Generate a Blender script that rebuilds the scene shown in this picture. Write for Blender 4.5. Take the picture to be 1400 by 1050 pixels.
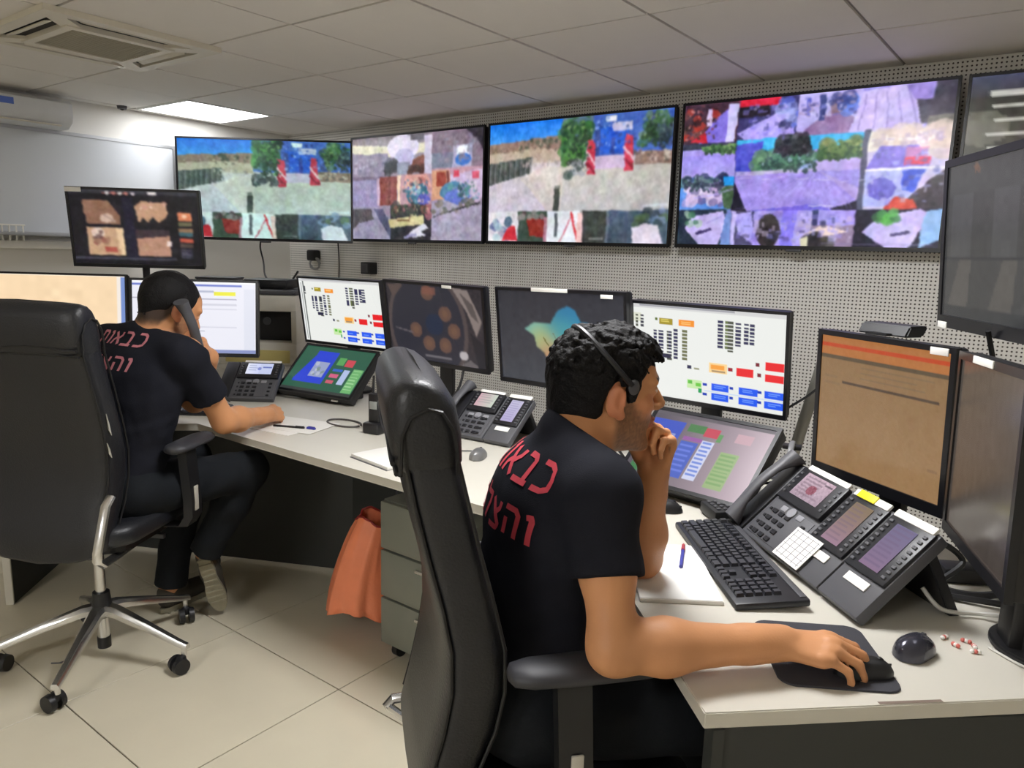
import bpy, bmesh, math, random
import numpy as np
from mathutils import Vector, Matrix
from mathutils.bvhtree import BVHTree

for o in list(bpy.data.objects):
    bpy.data.objects.remove(o, do_unlink=True)
scene = bpy.context.scene
COL = scene.collection
random.seed(4)
RNG = np.random.default_rng(7)

# ------------------------------------------------------------------ camera
YAW, PITCH, ROLL = -0.6468, 0.1739, 0.0284
def cam_axes():
    cy, sy = math.cos(YAW), math.sin(YAW)
    f = Vector((sy*math.cos(PITCH), cy*math.cos(PITCH), -math.sin(PITCH)))
    r = Vector((cy, -sy, 0)); u = r.cross(f)
    c, s = math.cos(ROLL), math.sin(ROLL)
    return c*r + s*u, -s*r + c*u, f
_r, _u, _f = cam_axes()
cd = bpy.data.cameras.new('camera'); cam = bpy.data.objects.new('camera', cd); COL.objects.link(cam)
M4 = Matrix((_r, _u, -_f)).transposed().to_4x4(); M4.translation = (0, 0, 1.44)
cam.matrix_world = M4
cd.sensor_fit = 'HORIZONTAL'; cd.sensor_width = 36.0; cd.lens = 36.0*1025/1400; cd.clip_start = 0.02
scene.camera = cam

# ------------------------------------------------------------------ light and exposure
w = bpy.data.worlds.new('world'); scene.world = w; w.use_nodes = True
w.node_tree.nodes['Background'].inputs[0].default_value = (0.9, 0.95, 1.0, 1)
w.node_tree.nodes['Background'].inputs[1].default_value = 0.05
vs = scene.view_settings
vs.view_transform = 'Standard'; vs.look = 'None'; vs.gamma = 1.0; vs.use_curve_mapping = False
vs.exposure = 0.0
try: scene.cycles.diffuse_bounces = 8
except Exception: pass
PANEL_STRENGTH = 46.0       # the ceiling light panels, the last of them an added fill
SCREEN = 1.0

# ------------------------------------------------------------------ materials
MATS = {}
def lin(c):
    c = [x/255.0 for x in c]
    return tuple((x/12.92 if x <= 0.04045 else ((x+0.055)/1.055)**2.4) for x in c)
def mat(name, rgb, rough=0.5, metal=0.0, spec=0.5, noise=None, bump=None, emit=0.0, coat=0.0, mottle=0.06, trans=0.0):
    if name in MATS: return MATS[name]
    m = bpy.data.materials.new(name); m.use_nodes = True; nt = m.node_tree
    b = nt.nodes['Principled BSDF']; c = lin(rgb)
    b.inputs['Roughness'].default_value = rough; b.inputs['Metallic'].default_value = metal
    b.inputs['Specular IOR Level'].default_value = spec
    b.inputs['Coat Weight'].default_value = coat
    b.inputs['Transmission Weight'].default_value = trans
    tc = nt.nodes.new('ShaderNodeTexCoord')
    nz = nt.nodes.new('ShaderNodeTexNoise'); nz.inputs['Scale'].default_value = noise or 14.0
    nz.inputs['Detail'].default_value = 5.0
    nt.links.new(tc.outputs['Object'], nz.inputs['Vector'])
    rp = nt.nodes.new('ShaderNodeMapRange')
    rp.inputs['To Min'].default_value = 1-mottle; rp.inputs['To Max'].default_value = 1+mottle
    nt.links.new(nz.outputs['Fac'], rp.inputs['Value'])
    mx = nt.nodes.new('ShaderNodeVectorMath'); mx.operation = 'SCALE'
    mx.inputs[0].default_value = c
    nt.links.new(rp.outputs['Result'], mx.inputs['Scale'])
    nt.links.new(mx.outputs['Vector'], b.inputs['Base Color'])
    if bump:
        n2 = nt.nodes.new('ShaderNodeTexNoise'); n2.inputs['Scale'].default_value = bump[0]; n2.inputs['Detail'].default_value = 4
        nt.links.new(tc.outputs['Object'], n2.inputs['Vector'])
        bp = nt.nodes.new('ShaderNodeBump'); bp.inputs['Strength'].default_value = bump[1]; bp.inputs['Distance'].default_value = 0.004
        nt.links.new(n2.outputs['Fac'], bp.inputs['Height']); nt.links.new(bp.outputs['Normal'], b.inputs['Normal'])
    if emit:
        b.inputs['Emission Color'].default_value = (*c, 1); b.inputs['Emission Strength'].default_value = emit
    MATS[name] = m
    return m
def attr_mat(name, rough=0.5, emit=0.0, base=1.0, spec=0.5, bump=None, sss=0.0, dark=None):
    if name in MATS: return MATS[name]
    m = bpy.data.materials.new(name); m.use_nodes = True; nt = m.node_tree
    b = nt.nodes['Principled BSDF']
    a = nt.nodes.new('ShaderNodeAttribute'); a.attribute_name = 'Col'
    b.inputs['Roughness'].default_value = rough; b.inputs['Specular IOR Level'].default_value = spec
    if emit:
        b.inputs['Base Color'].default_value = (0.012, 0.012, 0.014, 1)
        nt.links.new(a.outputs['Color'], b.inputs['Emission Color']); b.inputs['Emission Strength'].default_value = emit
    else:
        nt.links.new(a.outputs['Color'], b.inputs['Base Color'])
    if sss:
        b.inputs['Subsurface Weight'].default_value = sss
        b.inputs['Subsurface Radius'].default_value = (0.012, 0.005, 0.003); b.inputs['Subsurface Scale'].default_value = 1.0
    if bump:
        tc = nt.nodes.new('ShaderNodeTexCoord')
        n2 = nt.nodes.new('ShaderNodeTexNoise'); n2.inputs['Scale'].default_value = bump[0]; n2.inputs['Detail'].default_value = 3
        nt.links.new(tc.outputs['Object'], n2.inputs['Vector'])
        bp = nt.nodes.new('ShaderNodeBump'); bp.inputs['Strength'].default_value = bump[1]; bp.inputs['Distance'].default_value = 0.003
        nt.links.new(n2.outputs['Fac'], bp.inputs['Height']); nt.links.new(bp.outputs['Normal'], b.inputs['Normal'])
    MATS[name] = m
    return m

# ------------------------------------------------------------------ mesh helpers
def rotz(a): return Matrix.Rotation(a, 4, 'Z')
def T(x, y, z): return Matrix.Translation((x, y, z))
def basis(x, y, z, o=(0, 0, 0)):
    m = Matrix((Vector(x), Vector(y), Vector(z))).transposed().to_4x4(); m.translation = o
    return m
class MB:
    """collects shapes into one bmesh"""
    def __init__(s): s.bm = bmesh.new()
    def box(s, c, size, bev=0.0, m=None, seg=2):
        r = bmesh.ops.create_cube(s.bm, size=1.0)
        vs_ = r['verts']
        for v in vs_: v.co = Vector((v.co.x*size[0], v.co.y*size[1], v.co.z*size[2]))
        if bev > 0:
            es = list({e for v in vs_ for e in v.link_edges})
            rb = bmesh.ops.bevel(s.bm, geom=es, offset=bev, segments=seg, affect='EDGES', profile=0.5)
            vs_ = list({v for f in rb['faces'] for v in f.verts} | {v for v in vs_ if v.is_valid})
        mm = T(*c) if m is None else m @ T(*c)
        bmesh.ops.transform(s.bm, matrix=mm, verts=vs_)
        return s
    def cyl(s, a, b, r0, r1=None, n=16, caps=True):
        a, b = Vector(a), Vector(b); r1 = r0 if r1 is None else r1
        d = b-a; q = d.to_track_quat('Z', 'Y').to_matrix()
        ra, rb = [], []
        for i in range(n):
            t = 2*math.pi*i/n; p = q @ Vector((math.cos(t), math.sin(t), 0))
            ra.append(s.bm.verts.new(a+p*r0)); rb.append(s.bm.verts.new(b+p*r1))
        for i in range(n): s.bm.faces.new((ra[i], ra[(i+1) % n], rb[(i+1) % n], rb[i]))
        if caps:
            s.bm.faces.new(ra[::-1]); s.bm.faces.new(rb)
        return s
    def tube(s, pts, r, n=8, flat=1.0, closed=False):
        pts = [Vector(p) for p in pts]; N = len(pts); rings = []
        rr = r if hasattr(r, '__len__') else [r]*N
        up = Vector((0, 0, 1)); prev = None
        for i, p in enumerate(pts):
            if closed: d = pts[(i+1) % N]-pts[i-1]
            else: d = pts[min(i+1, N-1)]-pts[max(i-1, 0)]
            d.normalize()
            if prev is None:
                x = d.cross(up) if abs(d.dot(up)) < 0.95 else d.cross(Vector((1, 0, 0)))
            else: x = prev - d*prev.dot(d)
            x.normalize(); prev = x; y = d.cross(x)
            rings.append([s.bm.verts.new(p + x*math.cos(2*math.pi*k/n)*rr[i] + y*math.sin(2*math.pi*k/n)*rr[i]*flat) for k in range(n)])
        M = N if closed else N-1
        for i in range(M):
            A, B = rings[i], rings[(i+1) % N]
            for k in range(n): s.bm.faces.new((A[k], A[(k+1) % n], B[(k+1) % n], B[k]))
        if not closed:
            s.bm.faces.new(rings[0][::-1]); s.bm.faces.new(rings[-1])
        return s
    def prism(s, poly, z0, z1, m=None, bev=0.0):
        a = [s.bm.verts.new((x, y, z0)) for x, y in poly]; b = [s.bm.verts.new((x, y, z1)) for x, y in poly]
        n = len(poly)
        fs = [s.bm.faces.new(a[::-1]), s.bm.faces.new(b)]
        for i in range(n): fs.append(s.bm.faces.new((a[i], a[(i+1) % n], b[(i+1) % n], b[i])))
        vs_ = a+b
        if bev > 0:
            es = list({e for f in fs for e in f.edges})
            rb = bmesh.ops.bevel(s.bm, geom=es, offset=bev, segments=2, affect='EDGES')
            vs_ = list({v for f in rb['faces'] for v in f.verts} | {v for v in vs_ if v.is_valid})
        if m is not None: bmesh.ops.transform(s.bm, matrix=m, verts=vs_)
        return s
    def ball(s, c, r, m=None, seg=14):
        rr = bmesh.ops.create_uvsphere(s.bm, u_segments=seg, v_segments=max(6, seg*2//3), radius=1.0)
        r = r if hasattr(r, '__len__') else (r, r, r)
        mm = T(*c) @ (m or Matrix()) @ Matrix.Diagonal((*r, 1))
        bmesh.ops.transform(s.bm, matrix=mm, verts=rr['verts'])
        return s
    def loft(s, rings, caps=True, closed=True):
        R = [[s.bm.verts.new(p) for p in ring] for ring in rings]
        for A, B in zip(R[:-1], R[1:]):
            n = len(A)
            for k in range(n if closed else n-1): s.bm.faces.new((A[k], A[(k+1) % n], B[(k+1) % n], B[k]))
        if caps and closed:
            s.bm.faces.new(R[0][::-1]); s.bm.faces.new(R[-1])
        return s
    def frame(s, W, H, t, y0, y1, m=None, tb=None):
        tb = t if tb is None else tb
        for c, sz in (((0, (y0+y1)/2, H/2-t/2), (W, y1-y0, t)), ((0, (y0+y1)/2, -H/2+tb/2), (W, y1-y0, tb)),
                      ((-W/2+t/2, (y0+y1)/2, (tb-t)/2), (t, y1-y0, H-t-tb)), ((W/2-t/2, (y0+y1)/2, (tb-t)/2), (t, y1-y0, H-t-tb))):
            s.box(c, sz, 0, m)
        return s
    def mesh(s, name, smooth=True, ang=35):
        bmesh.ops.recalc_face_normals(s.bm, faces=s.bm.faces)
        me = bpy.data.meshes.new(name); s.bm.to_mesh(me); s.bm.free()
        if smooth and len(me.polygons):
            me.polygons.foreach_set('use_smooth', [True]*len(me.polygons))
            try: me.set_sharp_from_angle(angle=math.radians(ang))
            except Exception: pass
        return me
def link(name, me, material, parent=None, label=None, kind=None):
    o = bpy.data.objects.new(name, me); COL.objects.link(o)
    if material is not None and not len(me.materials): me.materials.append(material)
    if parent is not None: o.parent = parent
    if label: o['label'] = label
    if kind: o['kind'] = kind
    return o
def part(name, mb, material, parent, label=None, ang=35, kind=None):
    return link(name, mb.mesh(name, True, ang), material, parent, label, kind)
def tag(o, label, cat, group=None):
    o['label'] = label; o['category'] = cat
    if group: o['group'] = group
    return o
def thing(name, label, cat, loc=(0, 0, 0), az=0.0, group=None):
    o = bpy.data.objects.new(name, None); COL.objects.link(o)
    o.empty_display_size = 0.05
    o.location = loc; o.rotation_euler = (0, 0, math.radians(az))
    return tag(o, label, cat, group)
def solid(name, mb, material, label, cat, loc=(0, 0, 0), az=0.0, group=None):
    o = link(name, mb.mesh(name), material); o.location = loc; o.rotation_euler = (0, 0, math.radians(az))
    return tag(o, label, cat, group)
def struct(name, mb, material, parent=None, smooth=False):
    o = link(name, mb.mesh(name, smooth), material, parent)
    if parent is None: o['kind'] = 'structure'
    return o
def grid_mesh(name, verts, faces, cols=None, smooth=True):
    """numpy arrays -> mesh, faces are quads; cols per vertex, linear"""
    me = bpy.data.meshes.new(name)
    nv, nf = len(verts), len(faces)
    me.vertices.add(nv); me.vertices.foreach_set('co', np.ascontiguousarray(verts, np.float32).ravel())
    me.loops.add(nf*4); me.loops.foreach_set('vertex_index', np.ascontiguousarray(faces, np.int32).ravel())
    me.polygons.add(nf); me.polygons.foreach_set('loop_start', np.arange(0, nf*4, 4, dtype=np.int32))
    me.polygons.foreach_set('use_smooth', np.full(nf, smooth))
    me.update(calc_edges=True)
    if cols is not None:
        ca = me.color_attributes.new('Col', 'FLOAT_COLOR', 'POINT')
        c4 = np.ones((nv, 4), np.float32); c4[:, :3] = cols
        ca.data.foreach_set('color', c4.ravel())
    me.validate()
    return me

# ------------------------------------------------------------------ pictures shown on screens
def nlin(a):
    a = np.asarray(a, float)/255.0
    return np.where(a <= 0.04045, a/12.92, ((a+0.055)/1.055)**2.4)
class Canvas:
    """a small picture, built up from shapes; u to the right, v down, both 0..1"""
    def __init__(s, W, H, bg):
        s.W, s.H = W, H; s.a = np.zeros((H, W, 3)); s.a[:] = bg
        s.U, s.V = np.meshgrid((np.arange(W)+.5)/W, (np.arange(H)+.5)/H)
    def put(s, mask, c, al=1.0):
        s.a[mask] = s.a[mask]*(1-al) + np.array(c, float)*al
        return s
    def rect(s, u0, v0, u1, v1, c, al=1.0): return s.put((s.U >= u0) & (s.U < u1) & (s.V >= v0) & (s.V < v1), c, al)
    def grad(s, u0, v0, u1, v1, c0, c1, horiz=False):
        m = (s.U >= u0) & (s.U < u1) & (s.V >= v0) & (s.V < v1)
        t = ((s.U-u0)/(u1-u0) if horiz else (s.V-v0)/(v1-v0))[m][:, None]
        s.a[m] = np.array(c0)*(1-t) + np.array(c1)*t
        return s
    def ell(s, u, v, ru, rv, c, al=1.0): return s.put(((s.U-u)/ru)**2 + ((s.V-v)/rv)**2 < 1, c, al)
    def ring(s, u, v, ru, rv, w_, c, al=1.0):
        d = np.sqrt(((s.U-u)/ru)**2 + ((s.V-v)/rv)**2); return s.put(np.abs(d-1) < w_, c, al)
    def poly(s, pts, c, al=1.0):
        m = np.zeros_like(s.U, bool); n = len(pts)
        for i in range(n):
            (x0, y0), (x1, y1) = pts[i], pts[(i+1) % n]
            if y0 == y1: continue
            cr = ((s.V >= min(y0, y1)) & (s.V < max(y0, y1)) & (s.U < x0 + (s.V-y0)*(x1-x0)/(y1-y0)))
            m ^= cr
        s.last = m
        return s.put(m, c, al)
    def line(s, u0, v0, u1, v1, wd, c, al=1.0):
        ar = s.W/s.H; px, py = (s.U-u0)*ar, s.V-v0; dx, dy = (u1-u0)*ar, v1-v0
        t = np.clip((px*dx+py*dy)/(dx*dx+dy*dy+1e-9), 0, 1)
        return s.put(np.hypot(px-t*dx, py-t*dy) < wd/2, c, al)
    def speck(s, u0, v0, u1, v1, amp, size=3, mono=True):
        h, w_ = s.H//size+2, s.W//size+2
        n = RNG.normal(0, amp, (h, w_, 1 if mono else 3)); n = np.repeat(np.repeat(n, size, 0), size, 1)[:s.H, :s.W]
        m = (s.U >= u0) & (s.U < u1) & (s.V >= v0) & (s.V < v1)
        s.a[m] = np.clip((s.a+n)[m], 0, 255)
        return s
    def rows(s, u0, v0, u1, v1, n, c, fill=0.6, ragged=0.4, al=0.8, step=None):
        """lines of unreadable small print"""
        dv = (v1-v0)/n
        for i in range(n):
            e = u1 - RNG.random()*ragged*(u1-u0)
            s.rect(u0, v0+i*dv, e, v0+(i+fill)*dv, c, al)
        return s
    def blur(s, n=1):
        for _ in range(n):
            for ax in (0, 1):
                p = np.pad(s.a, [(1, 1) if k == ax else (0, 0) for k in range(3)], 'edge')
                s.a = (np.take(p, range(0, s.a.shape[ax]), ax)+2*s.a+np.take(p, range(2, s.a.shape[ax]+2), ax))/4
        return s
    def soft_noise(s, cells):
        gy, gx = max(2, int(cells*s.H/s.W)), cells
        n = RNG.normal(0, 1, (gy+2, gx+2)); v, u = s.V*gy, s.U*gx; i, j = v.astype(int), u.astype(int); fv, fu = v-i, u-j
        fv, fu = fv*fv*(3-2*fv), fu*fu*(3-2*fu)
        return (n[i, j]*(1-fu)+n[i, j+1]*fu)*(1-fv)+(n[i+1, j]*(1-fu)+n[i+1, j+1]*fu)*fv
    def photo(s, warp=.010, tex=9):
        """breaks up clean edges and flat areas, as in a camera picture"""
        du = sum(s.soft_noise(k)*a for k, a in ((14, .6), (34, .5), (70, .35)))*warp; dv = sum(s.soft_noise(k)*a for k, a in ((14, .6), (34, .5), (70, .35)))*warp
        x = np.clip((s.U+du)*s.W-.5, 0, s.W-1.001); y = np.clip((s.V+dv)*s.H-.5, 0, s.H-1.001); i, j = y.astype(int), x.astype(int); fy, fx = (y-i)[..., None], (x-j)[..., None]
        s.a = (s.a[i, j]*(1-fx)+s.a[i, j+1]*fx)*(1-fy)+(s.a[i+1, j]*(1-fx)+s.a[i+1, j+1]*fx)*fy
        t = sum(s.soft_noise(k)*a for k, a in ((8, .6), (25, .7), (60, .8), (110, .8)))
        hue = np.stack([s.soft_noise(30) for _ in range(3)], -1)
        s.a = np.clip(s.a+(t*tex)[..., None]+hue*tex*.35, 0, 255)
        return s
    def trees(s, u0, v0, u1, v1, n=120, dark=(40, 66, 48), mid=(66, 108, 66), light=(130, 164, 104)):
        for k in range(n):
            cu, cv = np.clip(RNG.normal(.5, .24), 0, 1), np.clip(RNG.normal(.5, .24), 0, 1)
            c = (dark, mid, light)[int(np.clip(RNG.normal(1.7-1.6*cv, .6), 0, 2.4))]; r = RNG.uniform(.004, .011)
            s.ell(u0+(u1-u0)*cu, v0+(v1-v0)*cv, r, r*1.7, c, .8)
        return s
    def clutter(s, u0, v0, u1, v1, n, cols, size=(.006, .02), al=.75):
        for _ in range(n):
            a, b = RNG.uniform(*size), RNG.uniform(*size)*1.5; u, v = RNG.uniform(u0, max(u0, u1-a)), RNG.uniform(v0, max(v0, v1-b))
            s.rect(u, v, min(u1, u+a), min(v1, v+b), cols[RNG.integers(len(cols))], al)
        return s
    def tint(s, mul): s.a = np.clip(s.a*np.array(mul), 0, 255); return s
    def blobs(s, u0, v0, u1, v1, n, cols, r=(0.01, 0.03), asp=1.6, al=0.7):
        for _ in range(n):
            q = RNG.uniform(*r); s.ell(RNG.uniform(u0, u1), RNG.uniform(v0, v1), q, q*asp, cols[RNG.integers(len(cols))], al)
        return s
def screen_part(name, cv, W, H, m, parent, material):
    """a flat screen in the local x-z plane (facing -y), coloured vertex by vertex"""
    nx, nz = cv.W, cv.H
    xs = np.linspace(-W/2, W/2, nx); zs = np.linspace(H/2, -H/2, nz)
    X, Z = np.meshgrid(xs, zs)
    P = np.stack([X, np.zeros_like(X), Z], -1).reshape(-1, 3)
    mm = np.array(m); P = P @ mm[:3, :3].T + mm[:3, 3]
    i = np.arange(nx*nz).reshape(nz, nx)
    F = np.stack([i[:-1, :-1], i[1:, :-1], i[1:, 1:], i[:-1, 1:]], -1).reshape(-1, 4)
    me = grid_mesh(name, P, F, nlin(cv.a).reshape(-1, 3), False)
    return link(name, me, material, parent)
# ------------------------------------------------------------------ the room
XL, XR, YF, YB, ZC = -5.03, 1.75, -2.3, 3.71, 2.27
m_floor = mat('floor_tile_glaze', (208, 200, 178), rough=0.28, noise=5, mottle=0.07)
m_grout = mat('floor_joint', (84, 78, 68), rough=1.0, spec=0.0)
m_ceil = mat('ceiling_tile_board', (226, 222, 216), rough=0.85, noise=9, mottle=0.02, bump=(160, 0.12))
m_tee = mat('ceiling_joint', (150, 147, 142), rough=0.7)
m_wall = mat('wall_paint', (228, 226, 220), rough=0.7, noise=2, mottle=0.03)
def peg_mat():
    m = bpy.data.materials.new('perforated_board'); m.use_nodes = True; nt = m.node_tree; L = nt.links.new
    b = nt.nodes['Principled BSDF']; b.inputs['Roughness'].default_value = 0.6
    tc = nt.nodes.new('ShaderNodeTexCoord'); sc_ = nt.nodes.new('ShaderNodeVectorMath'); sc_.operation = 'SCALE'
    sc_.inputs['Scale'].default_value = 1/0.0172; L(tc.outputs['Object'], sc_.inputs[0])
    fr = nt.nodes.new('ShaderNodeVectorMath'); fr.operation = 'FRACTION'; L(sc_.outputs['Vector'], fr.inputs[0])
    sub = nt.nodes.new('ShaderNodeVectorMath'); sub.operation = 'SUBTRACT'; sub.inputs[1].default_value = (.5, .5, .5); L(fr.outputs['Vector'], sub.inputs[0])
    mul = nt.nodes.new('ShaderNodeVectorMath'); mul.operation = 'MULTIPLY'; mul.inputs[1].default_value = (1, 0, 1); L(sub.outputs['Vector'], mul.inputs[0])
    ln = nt.nodes.new('ShaderNodeVectorMath'); ln.operation = 'LENGTH'; L(mul.outputs['Vector'], ln.inputs[0])
    rm = nt.nodes.new('ShaderNodeMapRange'); rm.inputs['From Min'].default_value = 0.17; rm.inputs['From Max'].default_value = 0.25
    L(ln.outputs['Value'], rm.inputs['Value'])
    mx = nt.nodes.new('ShaderNodeMix'); mx.data_type = 'RGBA'
    mx.inputs['A'].default_value = (*lin((70, 62, 56)), 1); mx.inputs['B'].default_value = (*lin((238, 236, 231)), 1)
    L(rm.outputs['Result'], mx.inputs['Factor']); L(mx.outputs['Result'], b.inputs['Base Color'])
    bp = nt.nodes.new('ShaderNodeBump'); bp.inputs['Distance'].default_value = 0.004; bp.inputs['Strength'].default_value = 0.6
    L(rm.outputs['Result'], bp.inputs['Height']); L(bp.outputs['Normal'], b.inputs['Normal'])
    return m
m_peg = peg_mat()

def tiles(parent, name, x0, y0, z0, z1, material, gap, zoff):
    """square tiles of 0.6 m, each an object of its own, cut at the walls"""
    cache = {}
    i0, i1 = math.floor((XL-x0)/.6), math.ceil((XR-x0)/.6); j0, j1 = math.floor((YF-y0)/.6), math.ceil((YB-y0)/.6)
    for i in range(i0, i1):
        for j in range(j0, j1):
            if (name, i, j) in SKIP: continue
            a, b = max(XL, x0+.6*i), min(XR, x0+.6*(i+1)); c, d = max(YF, y0+.6*j), min(YB, y0+.6*(j+1))
            if b-a < .03 or d-c < .03: continue
            key = (round(b-a, 3), round(d-c, 3))
            if key not in cache:
                cache[key] = MB().box((0, 0, (z0+z1)/2), (b-a-gap, d-c-gap, z1-z0), 0.0005, seg=1).mesh(name, False)
                cache[key].materials.append(material)
            o = link(name, cache[key], None, parent); o.location = ((a+b)/2, (c+d)/2, zoff(i, j))
CX, CY = -3.7368, 2.4989
SKIP = {('ceiling_tile', -2, 0), ('ceiling_tile', 0, -2)}       # light panel, air conditioner
LAMPS = [(-2, 0), (4, -2), (4, -8)]  # the last is an unseen panel added behind the camera as front fill
for q in LAMPS: SKIP.add(('ceiling_tile', *q))
fl = struct('floor', MB().box(((XL+XR)/2, (YF+YB)/2, -0.03), (XR-XL, YB-YF, 0.05)), m_grout)
tiles(fl, 'floor_tile', -1.8, .88, -0.005, 0.0, m_floor, 0.004, lambda i, j: RNG.uniform(-.00012, 0))
ce = struct('ceiling', MB().box(((XL+XR)/2, (YF+YB)/2, ZC+0.035), (XR-XL, YB-YF, 0.05)), m_tee)
tiles(ce, 'ceiling_tile', CX, CY, ZC, ZC+.010, m_ceil, 0.014, lambda i, j: RNG.uniform(-.0012, .0012))
t_ = .1
struct('wall_back', MB().box(((XL+XR)/2, YB+t_/2, ZC/2), (XR-XL+2*t_, t_, ZC+.1)), m_peg)
wl = struct('wall_left', MB().box((XL-t_/2, (YF+YB)/2, ZC/2), (t_, YB-YF, ZC+.1)), m_wall)
struct('wall_right', MB().box((XR+t_/2, (YF+YB)/2, ZC/2), (t_, YB-YF, ZC+.1)), m_wall)
struct('wall_front', MB().box(((XL+XR)/2, YF-t_/2, ZC/2), (XR-XL+2*t_, t_, ZC+.1)), m_wall)

# ------------------------------------------------------------------ ceiling lights
m_lampframe = mat('lamp_frame_white', (225, 225, 222), rough=0.5)
m_diff0 = mat('lamp_diffuser_soft', (250, 250, 252), rough=0.6, emit=PANEL_STRENGTH*.25, mottle=0.0)
m_diff = mat('lamp_diffuser', (250, 250, 252), rough=0.6, emit=PANEL_STRENGTH, mottle=0.0)
lamp0 = None
for n, (i, j) in enumerate(LAMPS):
    x, y = CX+.6*(i+.5), CY+.6*(j+.5)
    lab = 'square white LED ceiling panel, switched on, above the wall-mounted whiteboard' if n == 0 else ('square white LED ceiling panel switched on, above the desk and the near chair', 'unseen square fill panel added in the ceiling behind the camera')[n-1]
    t = thing('ceiling_light', lab, 'ceiling light', (x, y, ZC), 0, 'square ceiling light panels')
    if lamp0 is None:
        a = part('frame', MB().frame(.588, .588, .018, -.006, .006, Matrix.Rotation(math.radians(90), 4, 'X')), m_lampframe, t)
        part('diffuser', MB().box((0, 0, .003), (.552, .552, .004)), m_diff0, t)
        dm = MB().box((0, 0, .003), (.552, .552, .004)).mesh('diffuser', False); dm.materials.append(m_diff)
        lamp0 = (a.data, dm)
    else:
        link('frame', lamp0[0], None, t); link('diffuser', lamp0[1], None, t)

# ------------------------------------------------------------------ air conditioners
m_acw = mat('ac_plastic', (214, 208, 192), rough=0.45)
m_acgrille = mat('ac_grille', (172, 167, 146), rough=0.6)
m_dark = mat('dark_gap', (40, 38, 34), rough=0.8)
t = thing('ceiling_air_conditioner', 'square cream cassette air conditioner set in the ceiling tiles', 'air conditioner', (-3.437, 1.599, ZC), 0)
mb = MB(); S = .70; I = .36
for k in range(4):
    R_ = rotz(k*math.pi/2)
    mb.prism([(-S/2, -S/2), (S/2, -S/2), (I/2+.12, -I/2-.12), (-I/2-.12, -I/2-.12)], -.022, 0, R_)
    mb.prism([(-I/2-.035, -I/2-.035), (I/2+.035, -I/2-.035), (I/2, -I/2), (-I/2, -I/2)], -.028, 0, R_)
    for e in (-1, 1):
        mb.prism([(e*(I/2+.035), -I/2-.035), (e*(I/2+.12), -I/2-.12), (e*(I/2+.07), -I/2-.12), (e*(I/2-.015), -I/2-.035)][::e], -.022, 0, R_)
part('fascia', mb, m_acw, t)
mb = MB().box((0, 0, -.012), (I, I, .006))
for k in range(18):
    mb.box((-I/2+.01+k*.02, 0, -.02), (.006, I, .012)); mb.box((0, -I/2+.01+k*.02, -.019), (I, .004, .008))
part('grille', mb, m_acgrille, t, 'olive grey louvred return grille')
for k in range(4):
    R_ = rotz(k*math.pi/2)
    p = part('air_slot', MB().box((0, -I/2-.077, -.006), (.44, .084, .006), 0, R_), m_dark, t, 'dark air outlet slot')
    part('flap', MB().box((0, 0, 0), (.36, .036, .006), .002, R_ @ T(0, -I/2-.083, -.013) @ Matrix.Rotation(math.radians(18), 4, 'X')), m_acw, p)
t = thing('wall_air_conditioner', 'long white split air conditioner high on the left wall', 'air conditioner', (-5.03, 1.62, 2.08), 0)
prof = [(0, 0), (.13, 0), (.185, .03), (.2, .07), (.195, .135), (.16, .155), (0, .155)]
mb = MB().loft([[(x, y, z) for x, z in prof] for y in (-.46, .455)]); part('housing', mb, mat('ac_white', (216, 218, 220), rough=0.35), t, ang=50)
part('vane', MB().box((.145, 0, .012), (.07, .8, .006), .002), m_acw, t)
part('energy_sticker', MB().box((.2005, .085, .105), (.002, .13, .035), .0008), mat('sticker_blue', (88, 116, 196)), t, 'blue rating sticker')

# ------------------------------------------------------------------ whiteboard and small fixtures on the left wall
t = thing('whiteboard', 'wide whiteboard on the left wall behind the hanging monitor', 'whiteboard', (-5.03, 2.12, 1.47), 0)
part('board', MB().box((.012, 0, .30), (.012, 1.30, .58)), mat('whiteboard_face', (206, 210, 214), rough=0.12, mottle=0.03, noise=3), t)
part('frame', MB().frame(1.34, .62, .02, -.022, 0, rotz(math.radians(90)) @ T(0, 0, .30)), mat('aluminium', (182, 184, 186), rough=0.35, metal=0.6), t)
part('pen_tray', MB().box((.05, -.1, -.005), (.09, .9, .018), .004), mat('aluminium', ()), t)
t = thing('cable_duct', 'white plastic cable duct running along the left wall', 'duct', (-5.03, 1.4, 1.385), 0)
part('duct_body', MB().box((.03, 0, .02), (.06, 2.2, .045), .004), mat('duct_white', (222, 220, 212), rough=0.5), t)
t = thing('rack', 'small white ribbed wire rack below the whiteboard', 'rack', (-5.03, 1.72, 1.43), 0)
mb = MB()
for k in range(6): mb.tube([(.012, -.09+k*.036, .0), (.075, -.09+k*.036, .0), (.075, -.09+k*.036, .085)], .0045, 6)
mb.tube([(.075, -.1, .085), (.075, .1, .085)], .005, 6); mb.tube([(.012, -.1, 0), (.012, .1, 0)], .005, 6)
part('wires', mb, mat('rack_white', (236, 234, 226), rough=0.4), t)
t = thing('smoke_detector', 'small dark round detector on the ceiling by the left wall', 'detector', (-4.93, 2.41, ZC), 0)
part('housing', MB().cyl((0, 0, 0), (0, 0, -.018), .03, .026), mat('detector_dark', (70, 70, 74)), t)
part('lens', MB().ball((0, 0, -.018), (.012, .012, .008)), m_dark, t)
t = thing('junction_box', 'small black box fixed on the wall above the colourful monitor', 'box', (-4.08, 3.71, 1.30), 0)
part('housing', MB().box((0, -.035, 0), (.10, .07, .085), .006), mat('black_plastic', (26, 26, 28), rough=0.45), t)
part('cover', MB().box((-.005, -.072, 0), (.07, .006, .06), .003), mat('grey_plastic', (72, 72, 76), rough=0.5), t)
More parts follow.
